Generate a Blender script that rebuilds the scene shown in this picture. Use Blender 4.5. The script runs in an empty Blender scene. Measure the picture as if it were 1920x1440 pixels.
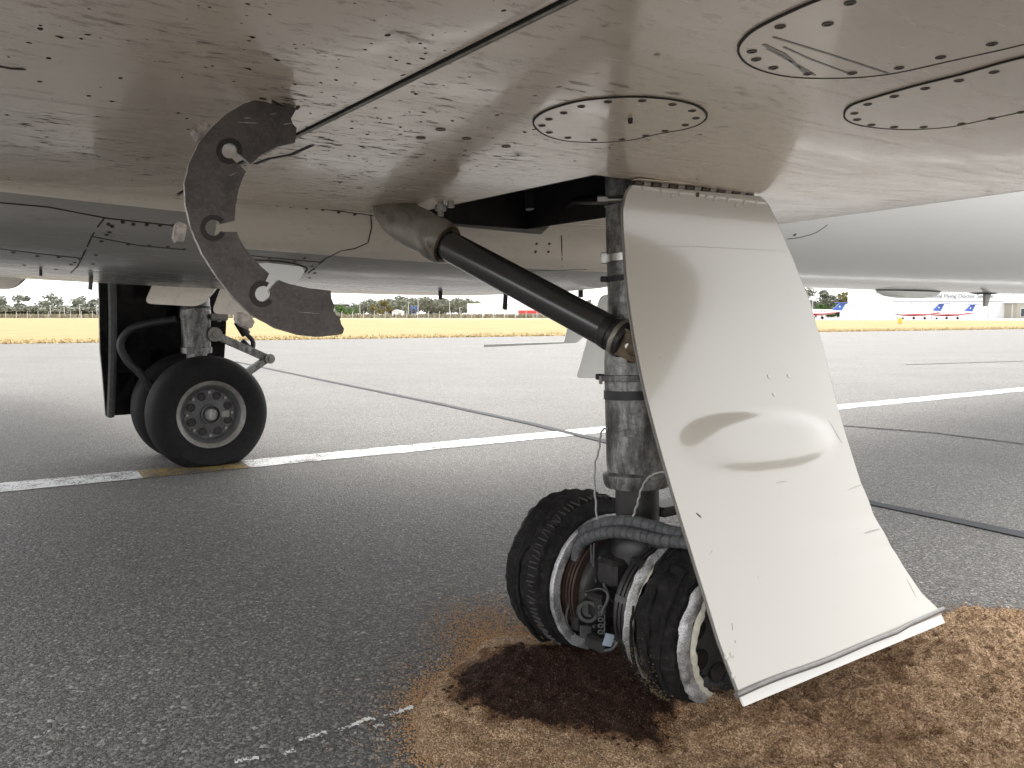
import bpy, math, random
import numpy as np
from mathutils import Vector, Matrix, Quaternion
from mathutils.bvhtree import BVHTree
random.seed(7); RNG = np.random.RandomState(11)
S = bpy.context.scene
COL = S.collection
# ------------------------------------------------------------------ camera
FPX, CAMH, PITCH = 1500.0, 1.27, math.atan(132/1500.0)
cd = bpy.data.cameras.new('camera'); cam = bpy.data.objects.new('camera', cd); COL.objects.link(cam)
cd.sensor_fit = 'HORIZONTAL'; cd.sensor_width = 36.0; cd.lens = 36.0*FPX/1920.0
cd.clip_start = 0.02; cd.clip_end = 6000
cam.location = (0, 0, CAMH); cam.rotation_euler = (math.pi/2-PITCH, 0, 0)
S.camera = cam
# ------------------------------------------------------------------ sky, sun, exposure
SUN_EL, SUN_AZ = math.radians(52), math.radians(12)      # azimuth measured from +Y towards +X
w = bpy.data.worlds.new('World'); S.world = w; w.use_nodes = True
nt = w.node_tree; nt.nodes.clear()
out = nt.nodes.new('ShaderNodeOutputWorld'); bg = nt.nodes.new('ShaderNodeBackground')
sky = nt.nodes.new('ShaderNodeTexSky'); sky.sky_type = 'NISHITA'; sky.sun_disc = False
sky.sun_elevation = SUN_EL; sky.sun_rotation = SUN_AZ
sky.air_density = 1.0; sky.dust_density = 4.0; sky.ozone_density = 1.0
hs = nt.nodes.new('ShaderNodeHueSaturation'); hs.inputs['Saturation'].default_value = 0.35
nt.links.new(sky.outputs[0], hs.inputs['Color'])
# thin bright overcast over the blue: one even layer of cloud with soft breaks
wtc = nt.nodes.new('ShaderNodeTexCoord'); wmp = nt.nodes.new('ShaderNodeMapping'); wmp.inputs['Scale'].default_value = (1.2, 1.2, 3.5)
wno = nt.nodes.new('ShaderNodeTexNoise'); wno.inputs['Scale'].default_value = 1.6; wno.inputs['Detail'].default_value = 6
wrp = nt.nodes.new('ShaderNodeValToRGB'); wrp.color_ramp.elements[0].position = .32; wrp.color_ramp.elements[0].color = (.62, .62, .62, 1); wrp.color_ramp.elements[1].position = .55; wrp.color_ramp.elements[1].color = (.92, .92, .92, 1)
wmx = nt.nodes.new('ShaderNodeMix'); wmx.data_type = 'RGBA'; wmx.inputs[7].default_value = (4.6, 4.6, 4.6, 1)
nt.links.new(wtc.outputs['Generated'], wmp.inputs['Vector']); nt.links.new(wmp.outputs[0], wno.inputs['Vector']); nt.links.new(wno.outputs['Fac'], wrp.inputs[0])
nt.links.new(wrp.outputs[0], wmx.inputs[0]); nt.links.new(hs.outputs[0], wmx.inputs[6]); nt.links.new(wmx.outputs[2], bg.inputs['Color'])
bg.inputs['Strength'].default_value = 0.15
nt.links.new(bg.outputs[0], out.inputs['Surface'])
sl = bpy.data.lights.new('sun', 'SUN'); sl.energy = 1.1; sl.angle = math.radians(50); sl.color = (1.0, 0.95, 0.87)
sun = bpy.data.objects.new('sun', sl); COL.objects.link(sun); sun.location = (0, 0, 60)
sd = Vector((math.sin(SUN_AZ)*math.cos(SUN_EL), math.cos(SUN_AZ)*math.cos(SUN_EL), math.sin(SUN_EL)))
sun.rotation_euler = sd.to_track_quat('Z', 'Y').to_euler()
S.view_settings.view_transform = 'Standard'; S.view_settings.look = 'None'
S.view_settings.gamma = 1.0; S.view_settings.exposure = 2.1
S.render.engine = 'CYCLES'
try:
    S.cycles.max_bounces = 8; S.cycles.diffuse_bounces = 5; S.cycles.glossy_bounces = 4
except Exception: pass
# ------------------------------------------------------------------ frames and small helpers
A = np.array
fw = A([0, math.cos(PITCH), -math.sin(PITCH)]); up = A([0, math.sin(PITCH), math.cos(PITCH)]); rt = A([1.0, 0, 0])
CAM = A([0, 0, CAMH])
TH = math.radians(35.5)
F = A([math.cos(TH), math.sin(TH), 0]); I = A([-math.sin(TH), math.cos(TH), 0]); Z = A([0, 0, 1.0])   # aircraft forward / inboard / up
G = A([.46, 2.81, 0])                                                                                # ground under near main gear
def W(f, i, z): return G+f*F+i*I+z*Z
def fi(P): d = A(P)-G; return float(d@F), float(d@I), float(d[2])
def ray(u, v): return rt*(u-960)/FPX+up*(720-v)/FPX+fw
def at_z(u, v, z=0.0):
    d = ray(u, v); return CAM+d*((z-CAMH)/d[2])
def at_y(u, v, y):
    d = ray(u, v); return CAM+d*(y/d[1])
def at_i(u, v, i):
    d = ray(u, v); t = (i-float((CAM-G)@I))/float(d@I); return CAM+d*t
def at_f(u, v, f):
    d = ray(u, v); t = (f-float((CAM-G)@F))/float(d@F); return CAM+d*t
WO = {}
def wo(p): return A([0, 0, 0.]) if p is None else WO[p.name]
def tag(o, label=None, cat=None, group=None, kind=None):
    if label: o['label'] = label
    if cat: o['category'] = cat
    if group: o['group'] = group
    if kind: o['kind'] = kind
    return o
def empty(name, loc, label=None, cat=None, group=None):
    o = bpy.data.objects.new(name, None); COL.objects.link(o); o.location = loc; o.empty_display_size = .2
    WO[o.name] = A(loc, float); return tag(o, label, cat, group)
def make_mesh(name, V, Fc, mat=None, smooth=35):
    me = bpy.data.meshes.new(name)
    me.from_pydata([tuple(map(float, v)) for v in V], [], [tuple(int(k) for k in f) for f in Fc])
    if mat: me.materials.append(mat)
    if smooth:
        me.polygons.foreach_set('use_smooth', [True]*len(me.polygons)); me.set_sharp_from_angle(angle=math.radians(smooth))
    me.update(); return me
def obj(name, VF, mat, parent=None, smooth=35, origin=None, kind=None, label=None):
    V, Fc = VF; V = A(V, float)
    if origin is None:
        origin = (V.min(0)+V.max(0))/2
        if parent is None: origin = A([origin[0], origin[1], V[:, 2].min()])
    origin = A(origin, float)
    o = bpy.data.objects.new(name, make_mesh(name, V-origin, Fc, mat, smooth)); COL.objects.link(o)
    o.parent = parent; o.location = origin-wo(parent); WO[o.name] = origin
    if kind: o['kind'] = kind
    if label: o['label'] = label
    return o
def inst(name, me, P, parent=None, normal=None, spin=0, scale=1.0):
    o = bpy.data.objects.new(name, me); COL.objects.link(o); o.parent = parent; o.location = A(P)-wo(parent); WO[o.name] = A(P, float)
    if normal is not None:
        o.rotation_mode = 'QUATERNION'
        o.rotation_quaternion = Vector(normal).to_track_quat('Z', 'Y') @ Quaternion((0, 0, 1), spin)
    o.scale = (scale,)*3 if np.isscalar(scale) else scale
    return o
def join(parts):
    V = []; Fc = []; n = 0
    for v, f in parts:
        V += [A(x, float) for x in v]; Fc += [tuple(k+n for k in ff) for ff in f]; n += len(v)
    return V, Fc
def unit(v): v = A(v, float); return v/np.linalg.norm(v)
def basis(ax, ref=None):
    ax = unit(ax)
    ref = A([0, 0, 1.]) if ref is None else A(ref, float)
    if abs(ax@unit(ref)) > .98: ref = A([1., 0, 0])
    a = unit(ref-ax*(ax@ref)); return a, np.cross(ax, a), ax
def box(c, ex, ey, ez, bev=0):
    """oriented box: half-extent vectors"""
    c, ex, ey, ez = A(c, float), A(ex, float), A(ey, float), A(ez, float)
    if not bev:
        V = [c+a*ex+b*ey+d*ez for d in (-1, 1) for a, b in ((-1, -1), (1, -1), (1, 1), (-1, 1))]
        return V, [(3, 2, 1, 0), (4, 5, 6, 7), (0, 1, 5, 4), (1, 2, 6, 5), (2, 3, 7, 6), (3, 0, 4, 7)]
    lx, ly, lz = [np.linalg.norm(e) for e in (ex, ey, ez)]
    ring = []
    for sx, sy in ((1, 1), (-1, 1), (-1, -1), (1, -1)):
        p = [(sx*(1-bev/lx), sy), (sx, sy*(1-bev/ly))]
        if sx*sy > 0: p = p[::-1]
        ring += p
    lv = [(-1, 1-bev/lx), (-(1-bev/lz), 1), (1-bev/lz, 1), (1, 1-bev/lx)]
    V = []; n = len(ring); Fc = []
    for z, k in lv: V += [c+a*k*ex+b*k*ey+z*ez for a, b in ring]
    for r in range(3):
        for j in range(n): Fc.append((r*n+j, r*n+(j+1) % n, (r+1)*n+(j+1) % n, (r+1)*n+j))
    Fc.append(tuple(range(n))[::-1]); Fc.append(tuple(range(3*n, 4*n))); return V, Fc
def lathe(prof, O, ax, seg=32, ref=None, mod=None, caps=True, closed=False):
    """prof: list of (s, r) along the axis; mod(theta, s, r) -> (ds, r)"""
    a, b, ax = basis(ax, ref); O = A(O, float); V = []; Fc = []
    for s, r in prof:
        for k in range(seg):
            t = 2*math.pi*k/seg; ds, rr = mod(t, s, r) if mod else (0, r)
            V.append(O+ax*(s+ds)+rr*(math.cos(t)*a+math.sin(t)*b))
    n = len(prof)
    for j in range(n if closed else n-1):
        j2 = (j+1) % n
        for k in range(seg):
            k2 = (k+1) % seg; Fc.append((j*seg+k, j*seg+k2, j2*seg+k2, j2*seg+k))
    if caps and not closed:
        if prof[0][1] > 1e-6: Fc.append(tuple(range(seg))[::-1])
        if prof[-1][1] > 1e-6: Fc.append(tuple(range((n-1)*seg, n*seg)))
    return V, Fc
def cyl(P, Q, r, seg=16, r2=None):
    P, Q = A(P, float), A(Q, float); L = np.linalg.norm(Q-P); return lathe([(0, r), (L, r if r2 is None else r2)], P, Q-P, seg)
def spline(pts, n):
    pts = A(pts, float); m = len(pts)
    P = np.vstack([2*pts[0]-pts[1], pts, 2*pts[-1]-pts[-2]]); o = []
    for k in range(n+1):
        x = k/n*(m-1); j = min(int(x), m-2); t = x-j; p0, p1, p2, p3 = P[j:j+4]
        o.append(.5*(2*p1+(p2-p0)*t+(2*p0-5*p1+4*p2-p3)*t*t+(3*p1-p0-3*p2+p3)*t**3))
    return A(o)
def tube(path, r, seg=10, caps=True):
    path = A(path, float); n = len(path); V = []; Fc = []; rr = r if hasattr(r, '__len__') else [r]*n
    d = np.gradient(path, axis=0); a = None
    for k in range(n):
        t = unit(d[k])
        if a is None: a, b, _ = basis(t)
        a = unit(a-t*(a@t)); b = np.cross(t, a)
        for j in range(seg):
            q = 2*math.pi*j/seg; V.append(path[k]+rr[k]*(math.cos(q)*a+math.sin(q)*b))
    for k in range(n-1):
        for j in range(seg):
            j2 = (j+1) % seg; Fc.append((k*seg+j, k*seg+j2, (k+1)*seg+j2, (k+1)*seg+j))
    if caps: Fc.append(tuple(range(seg))[::-1]); Fc.append(tuple(range((n-1)*seg, n*seg)))
    return V, Fc
def plate(poly, off, bev=0.0):
    """polygon of 3D points extruded by vector off"""
    poly = [A(p, float) for p in poly]; n = len(poly); off = A(off, float)
    V = poly+[p+off for p in poly]
    Fc = [tuple(range(n))[::-1], tuple(range(n, 2*n))]+[(k, (k+1) % n, n+(k+1) % n, n+k) for k in range(n)]
    return V, Fc
def round_poly(pts, r, n=5):
    pts = [A(p, float) for p in pts]; o = []; m = len(pts)
    for k in range(m):
        p0, p, p1 = pts[k-1], pts[k], pts[(k+1) % m]
        rr = min(r, .45*np.linalg.norm(p0-p), .45*np.linalg.norm(p1-p)); a = p+unit(p0-p)*rr; b = p+unit(p1-p)*rr
        for j in range(n+1):
            t = j/n; o.append((1-t)**2*a+2*t*(1-t)*p+t*t*b)
    return o
def gridmesh(P):
    """P[r][c] of points"""
    R, C = len(P), len(P[0]); V = [A(p, float) for row in P for p in row]
    return V, [(r*C+c, r*C+c+1, (r+1)*C+c+1, (r+1)*C+c) for r in range(R-1) for c in range(C-1)]
def bvh(VF): return BVHTree.FromPolygons([tuple(v) for v in VF[0]], [tuple(f) for f in VF[1]])
def hit(tree, u, v, z=1.70):
    d = Vector(ray(u, v)).normalized(); loc, no, ix, ds = tree.ray_cast(Vector(CAM), d)
    if loc is None: return at_z(u, v, z), A([0, 0, -1.])
    if no.dot(d) > 0: no = -no
    return A(loc), A(no)
def ribbon(PN, width, lift=.0015, thick=0):
    V = []; n = len(PN); Fc = []
    for k in range(n):
        p, no = PN[k]; d = PN[min(k+1, n-1)][0]-PN[max(k-1, 0)][0]; s = unit(np.cross(no, d))*width/2; q = p+no*lift
        V += [q-s, q+s]
    for k in range(n-1): Fc.append((2*k, 2*k+1, 2*k+3, 2*k+2))
    # give it depth back into the surface
    m = len(V); V2 = [V[j]-PN[j//2][1]*(lift+.001) for j in range(m)]
    V += V2
    for k in range(n-1):
        Fc.append((2*k, 2*k+2, m+2*k+2, m+2*k)); Fc.append((2*k+1, m+2*k+1, m+2*k+3, 2*k+3))
    return V, Fc
def dens(px, step=14, closed=False):
    o = []; m = len(px)
    for k in range(m if closed else m-1):
        a, b = A(px[k], float), A(px[(k+1) % m], float); n = max(1, int(np.linalg.norm(b-a)/step))
        for j in range(n): o.append(a+(b-a)*j/n)
    o.append(A(px[0 if closed else -1], float)); return o
def smoothpx(px, n=60, closed=True):
    px = [A(p, float) for p in px]; m = len(px); o = []
    for k in range(n if closed else n+1):
        x = k/n*(m if closed else m-1); j = int(x); t = x-j
        g = (lambda q: px[q % m]) if closed else (lambda q: px[max(0, min(m-1, q))])
        p0, p1, p2, p3 = g(j-1), g(j), g(j+1), g(j+2)
        o.append(.5*(2*p1+(p2-p0)*t+(2*p0-5*p1+4*p2-p3)*t*t+(3*p1-p0-3*p2+p3)*t**3))
    return o
def snoise(n_oct=4, seed=0):
    """cheap sum-of-sines noise, periodic-free"""
    r = np.random.RandomState(seed); K = [(r.randn(3)*(1.7**o), r.rand()*6.28, .62**o) for o in range(n_oct) for _ in range(4)]
    def f(x, y, z=0.):
        return sum(a*np.sin(k[0]*x+k[1]*y+k[2]*z+p) for k, p, a in K)/sum(a for _, _, a in K)*2
    return f
# ------------------------------------------------------------------ materials
class M:
    def __init__(s, name):
        s.m = bpy.data.materials.new(name); s.m.use_nodes = True; s.t = s.m.node_tree; s.b = s.t.nodes['Principled BSDF']
        s.tc = s.t.nodes.new('ShaderNodeTexCoord')
    def n(s, typ, **kw):
        o = s.t.nodes.new(typ)
        for k, v in kw.items(): setattr(o, k, v)
        return o
    def l(s, a, b): s.t.links.new(a, b)
    def coord(s, scale=(1, 1, 1), rot=0.0, src='Object'):
        mp = s.n('ShaderNodeMapping'); mp.inputs['Scale'].default_value = scale
        r = s.n('ShaderNodeVectorRotate', rotation_type='Z_AXIS'); r.inputs['Angle'].default_value = rot
        s.l(s.tc.outputs[src], r.inputs['Vector']); s.l(r.outputs[0], mp.inputs['Vector']); return mp.outputs[0]
    def noise(s, co, scale=5, detail=6, rough=.6, dist=0):
        o = s.n('ShaderNodeTexNoise'); o.inputs['Scale'].default_value = scale; o.inputs['Detail'].default_value = detail
        o.inputs['Roughness'].default_value = rough; o.inputs['Distortion'].default_value = dist; s.l(co, o.inputs['Vector']); return o.outputs['Fac']
    def vor(s, co, scale=5, feature='F1', rand=1.0):
        o = s.n('ShaderNodeTexVoronoi', feature=feature); o.inputs['Scale'].default_value = scale; o.inputs['Randomness'].default_value = rand
        s.l(co, o.inputs['Vector']); return o
    def ramp(s, fac, stops, interp='LINEAR'):
        o = s.n('ShaderNodeValToRGB'); e = o.color_ramp.elements; o.color_ramp.interpolation = interp
        while len(e) < len(stops): e.new(.5)
        for x, (p, c) in zip(e, stops): x.position = p; x.color = (c[0], c[1], c[2], 1) if hasattr(c, '__len__') else (c, c, c, 1)
        s.l(fac, o.inputs[0]); return o.outputs[0]
    def mix(s, fac, a, b, mode='MIX'):
        o = s.n('ShaderNodeMix', data_type='RGBA', blend_type=mode)
        for k, v in ((0, fac), (6, a), (7, b)):
            if hasattr(v, 'links') or hasattr(v, 'is_linked'): s.l(v, o.inputs[k])
            elif k == 0: o.inputs[0].default_value = v
            else: o.inputs[k].default_value = (*v, 1)
        return o.outputs[2]
    def math(s, op, a, b=0.0, clamp=False):
        o = s.n('ShaderNodeMath', operation=op, use_clamp=clamp)
        for k, v in ((0, a), (1, b)):
            if hasattr(v, 'is_linked'): s.l(v, o.inputs[k])
            else: o.inputs[k].default_value = v
        return o.outputs[0]
    def bump(s, h, strength=.3, dist=.01):
        o = s.n('ShaderNodeBump'); o.inputs['Strength'].default_value = strength; o.inputs['Distance'].default_value = dist
        s.l(h, o.inputs['Height']); s.l(o.outputs[0], s.b.inputs['Normal'])
    def set(s, col=None, rough=None, metal=None, coat=None, coatr=.06, spec=None):
        if col is not None:
            if hasattr(col, 'is_linked'): s.l(col, s.b.inputs['Base Color'])
            else: s.b.inputs['Base Color'].default_value = (*col, 1)
        if rough is not None:
            if hasattr(rough, 'is_linked'): s.l(rough, s.b.inputs['Roughness'])
            else: s.b.inputs['Roughness'].default_value = rough
        if metal is not None:
            if hasattr(metal, 'is_linked'): s.l(metal, s.b.inputs['Metallic'])
            else: s.b.inputs['Metallic'].default_value = metal
        if coat is not None: s.b.inputs['Coat Weight'].default_value = coat; s.b.inputs['Coat Roughness'].default_value = coatr
        if spec is not None: s.b.inputs['Specular IOR Level'].default_value = spec
        return s.m
def plain(name, col, rough=.6, metal=0, coat=None, var=.12, scale=6.0, bump=0):
    m = M(name); co = m.coord(); f = m.noise(co, scale, 5, .6)
    c = m.ramp(f, [(.25, [x*(1-var) for x in col]), (.75, [min(1, x*(1+var)) for x in col])]); m.set(c, rough, metal, coat)
    if bump: m.bump(m.noise(co, scale*8, 4), bump, .004)
    return m.m
def paint(name, base, dirt, spots, attr=False, wav=0.02, clean=False, coat=.32):
    """airframe paint: gloss with oily film, streaks along the airflow and rubber spatter"""
    m = M(name); al = -TH
    co = m.coord((1, 1, 1), al); st = m.coord((1.2, 11, 11), al); st2 = m.coord((12, 34, 34), al)
    big = m.noise(co, 1.7, 5, .55); s1 = m.noise(st, 2.2, 7, .65); s2 = m.noise(st2, 1.6, 5, .7)
    film = m.ramp(big, [(.3, 0.0), (.75, 1.0)])
    c = m.mix(m.math('MULTIPLY', film, dirt*.55), base, [x*.72*y for x, y in zip(base, (1, .96, .9))])
    k1 = m.math('MULTIPLY', m.ramp(s1, [(.56, 0.0), (.72, 1.0)]), 0.0 if clean else dirt*.6)
    c = m.mix(k1, c, (.17, .145, .12))
    mask = None
    if spots > 0:
        region = m.ramp(m.noise(co, 2.6, 4, .6), [(.36, 0.0), (.62, 1.0)])
        if attr: an = m.n('ShaderNodeAttribute', attribute_name='spat'); region = m.math('MULTIPLY', m.ramp(region, [(0, .35), (1, 1.0)]), an.outputs['Fac'])
        k2 = m.math('MULTIPLY', m.math('MULTIPLY', m.ramp(s2, [(.56, 0.0), (.62, 1.0)]), region), spots)
        c = m.mix(k2, c, (.05, .042, .036)); mask = k2
        vo = m.vor(m.coord((34, 20, 20), al), 1.0); dsp = m.math('LESS_THAN', m.math('ADD', vo.outputs['Distance'], m.math('MULTIPLY', s2, .12)), .21)
        sep = m.n('ShaderNodeSeparateColor'); m.l(vo.outputs['Color'], sep.inputs[0])
        pick = m.math('GREATER_THAN', sep.outputs[0], .80)
        kd = m.math('MULTIPLY', m.math('MULTIPLY', dsp, pick), m.math('MULTIPLY', an.outputs['Fac'], 1.0, True) if attr else min(1, spots)); c = m.mix(kd, c, (.035, .028, .024)); mask = m.math('MAXIMUM', mask, kd)
        k3 = m.math('MULTIPLY', m.math('MULTIPLY', m.ramp(m.noise(m.coord((4, 9, 9), al), 1.3, 8, .75), [(.60, 0.0), (.70, .8)]), .8*spots), an.outputs['Fac'] if attr else 1.0)
        c = m.mix(k3, c, (.10, .08, .068)); mask = m.math('MAXIMUM', mask, k3)
    rg = m.ramp(big if clean else s1, [(.3, .15 if clean else .13), (.75, .22 if clean else .34)])
    m.set(c, rg, 0, coat, .07)
    if mask is not None:
        inv = m.math('SUBTRACT', 1.0, mask); m.l(m.math('MULTIPLY', inv, coat), m.b.inputs['Coat Weight']); m.l(m.math('MULTIPLY', inv, .5), m.b.inputs['Specular IOR Level'])
        m.l(m.math('MAXIMUM', rg, m.math('MULTIPLY', mask, .8)), m.b.inputs['Roughness'])
    m.bump(m.noise(co, 3.0, 2, .4), wav, .05)
    return m.m
MAT = {}
MAT['wing'] = paint('wing_paint', (.83, .735, .62), .35, 1.0, True)
MAT['flap'] = paint('flap_paint', (.82, .72, .61), .7, .95)
MAT['belly'] = paint('belly_paint', (.80, .735, .64), .45, .12)
MAT['bellygrey'] = paint('shaded_grey_belly', (.36, .352, .335), .4, .1, coat=.1)  # grey belly paint, with underside shade also put into its tone
MAT['fuse'] = paint('fuselage_paint', (.78, .78, .76), .12, 0, wav=.01, clean=True)
MAT['door'] = paint('door_paint', (.55, .525, .47), .10, 0, wav=.008, clean=True, coat=.65)
MAT['panelw'] = paint('panel_paint', (.83, .74, .63), .35, .1)
MAT['white'] = plain('white_paint', (.76, .75, .71), .3, 0, .3, .05)
MAT['gap'] = plain('black_sealant', (.03, .026, .022), .7)
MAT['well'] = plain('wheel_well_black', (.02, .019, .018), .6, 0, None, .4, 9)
MAT['screw'] = plain('dirty_screw', (.085, .07, .056), .45, .5, None, .3, 60)
MAT['rivet'] = plain('painted_rivet', (.42, .40, .36), .4)
MAT['rubber'] = plain('tyre_rubber', (.011, .011, .0115), .7, 0, None, .35, 30, .25)
MAT['rubber'].node_tree.nodes['Principled BSDF'].inputs['Specular IOR Level'].default_value = .22
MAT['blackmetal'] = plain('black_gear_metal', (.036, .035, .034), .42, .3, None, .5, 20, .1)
MAT['band'] = plain('black_band', (.016, .016, .017), .5)
MAT['steel'] = plain('bright_steel', (.5, .49, .47), .3, .9, None, .25, 25)
MAT['hose'] = plain('hose_wrap', (.085, .088, .092), .7, 0, None, .45, 40, .3)
MAT['cable'] = plain('grey_cable', (.35, .35, .34), .6)
MAT['red'] = plain('red_ring', (.28, .04, .03), .45)
MAT['tagmetal'] = plain('bluish_tag', (.36, .42, .5), .45)
MAT['bronze'] = plain('greasy_bronze', (.075, .055, .032), .4, .6, None, .6, 30, .1)
MAT['seal'] = plain('grey_seal', (.20, .19, .18), .4, .3, None, .2, 30)
def strut_mat():
    m = M('smeared_strut'); co = m.coord((1, 1, .38)); a = m.noise(co, 11, 10, .76, .25); b = m.noise(m.coord((1, 1, 2.2)), 22, 9, .75, .8)
    c = m.ramp(a, [(.34, (.03, .029, .028)), (.45, (.12, .117, .113)), (.53, (.27, .265, .26)), (.66, (.48, .47, .46))])
    c = m.mix(m.ramp(b, [(.5, 0.0), (.68, .75)]), c, (.06, .055, .05)); m.set(c, m.ramp(b, [(.3, .3), (.7, .55)]), .25)
    m.bump(b, .08, .005); return m.m
MAT['strut'] = strut_mat()
def tube_mat():
    m = M('black_brace_tube'); co = m.coord(); m.set(m.ramp(m.noise(co, 3, 3), [(.3, (.032, .032, .032)), (.7, (.045, .044, .043))]), .24, 0, .5, .12); return m.m
MAT['tube'] = tube_mat()
def housing_mat():
    m = M('greasy_grey_housing'); co = m.coord(); a = m.noise(co, 8, 7, .65, .6)
    m.set(m.ramp(a, [(.3, (.09, .07, .05)), (.45, (.27, .25, .22)), (.75, (.40, .38, .34))]), .35, .3); return m.m
MAT['housing'] = housing_mat()
def ground_flange():
    m = M('ground_down_metal'); co = m.coord(); v = m.noise(co, 260, 3, .8); big = m.noise(co, 14, 5)
    c = m.ramp(v, [(.3, (.16, .16, .16)), (.5, (.55, .55, .56)), (.72, (.92, .93, .95))])
    c = m.mix(m.ramp(big, [(.48, 0.0), (.66, .75)]), c, (.10, .095, .09)); m.set(c, .45, .35); m.bump(v, .5, .003); return m.m
MAT['flange'] = ground_flange()
def rust_disc():
    m = M('heat_browned_steel'); co = m.coord(); a = m.noise(co, 10, 7, .7); g = m.noise(m.coord((1, 1, 1)), 120, 4, .7)
    c = m.ramp(a, [(.3, (.055, .048, .045)), (.5, (.10, .088, .082)), (.75, (.155, .14, .132))])
    c = m.mix(m.ramp(g, [(.48, 0.0), (.75, .6)]), c, (.19, .165, .155)); m.set(c, .55, .35); m.bump(g, .25, .002); return m.m
MAT['disc'] = rust_disc()
MAT['discring'] = plain('dark_slot_ring', (.035, .028, .026), .5, .3)
MAT['discedge'] = plain('bare_disc_edge', (.50, .49, .47), .4, .7, None, .6, 90, .3)
MAT['lug'] = plain('scuffed_lug', (.36, .32, .29), .5, .5, None, .6, 70, .4)
def ctyre():
    m = M('shredded_rubber'); co = m.coord(); a = m.noise(co, 22, 8, .7, .5); m.set(m.ramp(a, [(.3, (.006, .006, .006)), (.55, (.018, .0175, .017)), (.8, (.06, .055, .05))]), .8, spec=.25); m.bump(a, 1.0, .02); return m.m
MAT['shred'] = ctyre()
MAT['peel'] = plain('peeling_primer', (.62, .60, .50), .6, 0, None, .25, 40, .2)
MAT['wheelgrey'] = plain('dark_wheel_paint', (.085, .087, .088), .5, .1, None, .3, 18, .1)
MAT['wheelrim'] = plain('worn_rim', (.24, .23, .215), .45, .4, None, .35, 22)
# ground materials
def asphalt():
    m = M('asphalt'); co = m.coord(); v = m.vor(co, 62); sep = m.n('ShaderNodeSeparateColor'); m.l(v.outputs['Color'], sep.inputs[0])
    v2 = m.vor(co, 190); sep2 = m.n('ShaderNodeSeparateColor'); m.l(v2.outputs['Color'], sep2.inputs[0])
    st = m.ramp(sep.outputs[0], [(0, (.055, .053, .050)), (.4, (.115, .111, .104)), (.75, (.195, .188, .176)), (.95, (.32, .307, .285))])
    st2 = m.ramp(sep2.outputs[0], [(0, (.03, .03, .03)), (.6, (.09, .087, .083)), (.97, (.27, .26, .245))])
    stone = m.ramp(v.outputs['Distance'], [(.30, 0.0), (.55, 1.0)]); c = m.mix(stone, st, st2)
    big = m.noise(co, .6, 6, .6); c = m.mix(m.ramp(big, [(.3, .0), (.7, .35)]), c, (.05, .048, .046))
    m.set(c, .72, 0, None, spec=.4)
    h = m.math('ADD', m.math('MULTIPLY', v.outputs['Distance'], -1.0), m.math('MULTIPLY', v2.outputs['Distance'], -.4))
    m.bump(h, 1.0, .010); return m.m
MAT['asphalt'] = asphalt()
def worn(name, col, thr=.38):
    m = M(name); co = m.coord(); v = m.vor(co, 90); n2 = m.noise(co, 3.0, 8, .75)
    k = m.math('ADD', m.math('MULTIPLY', v.outputs['Distance'], .35), n2)
    c = m.mix(m.ramp(k, [(thr+.26, 0.0), (thr+.34, 1.0)]), col, (.075, .07, .066)); m.set(c, .6); m.bump(v.outputs['Distance'], .4, .004); return m.m
MAT['line'] = worn('worn_white_marking', (.60, .61, .62), .43); MAT['yellow'] = worn('worn_yellow_marking', (.30, .20, .035), .36)
MAT['chalk'] = worn('scuffed_white_mark', (.72, .72, .70), .40)
MAT['bitumen'] = plain('crack_sealant', (.03, .032, .036), .95, 0, None, .3, 4)
def drygrass():
    m = M('dry_grass'); co = m.coord(); a = m.noise(m.coord((.6, 3, 1), -TH), .25, 8, .7); b = m.noise(co, 6, 6, .75)
    c = m.ramp(a, [(.3, (.21, .16, .075)), (.5, (.27, .21, .105)), (.7, (.35, .285, .16))]); c = m.mix(m.ramp(b, [(.4, 0.0), (.75, .5)]), c, (.26, .18, .08))
    m.set(c, .9, spec=.1); m.bump(b, .8, .1); return m.m
MAT['grass'] = drygrass()
MAT['soil'] = plain('dry_ground', (.28, .21, .12), .95, 0, None, .25, .05)
MAT['apron'] = plain('far_apron', (.20, .195, .185), .85, 0, None, .15, .1)
def sandmat():
    m = M('absorbent_sand'); co = m.coord(); at = m.n('ShaderNodeAttribute', attribute_name='wet'); g = m.noise(co, 260, 3, .8); v = m.vor(co, 230)
    sep = m.n('ShaderNodeSeparateColor'); m.l(v.outputs['Color'], sep.inputs[0]); b = m.noise(co, 9, 7, .65)
    dry = m.ramp(sep.outputs[0], [(0, (.18, .105, .058)), (.4, (.33, .218, .128)), (.8, (.48, .335, .21)), (1, (.62, .48, .34))])
    wet = m.ramp(sep.outputs[0], [(0, (.018, .009, .005)), (.6, (.042, .021, .013)), (.95, (.065, .035, .025)), (1, (.16, .11, .09))])
    damp = m.ramp(sep.outputs[0], [(0, (.085, .045, .023)), (.6, (.18, .10, .054)), (1, (.32, .2, .11))])
    k = m.math('ADD', at.outputs['Fac'], m.math('MULTIPLY', m.math('SUBTRACT', b, .5), .5))
    c = m.mix(m.ramp(k, [(.22, 0.0), (.48, 1.0)]), dry, damp); c = m.mix(m.ramp(k, [(.62, 0.0), (.82, 1.0)]), c, wet)
    m.set(c, .85, spec=.2); m.bump(m.math('ADD', g, m.math('MULTIPLY', v.outputs['Distance'], -1.2)), .7, .006); return m.m
MAT['sand'] = sandmat()
MAT['grain'] = plain('sand_grain', (.36, .22, .115), .9, 0, None, .5, 200)
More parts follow.
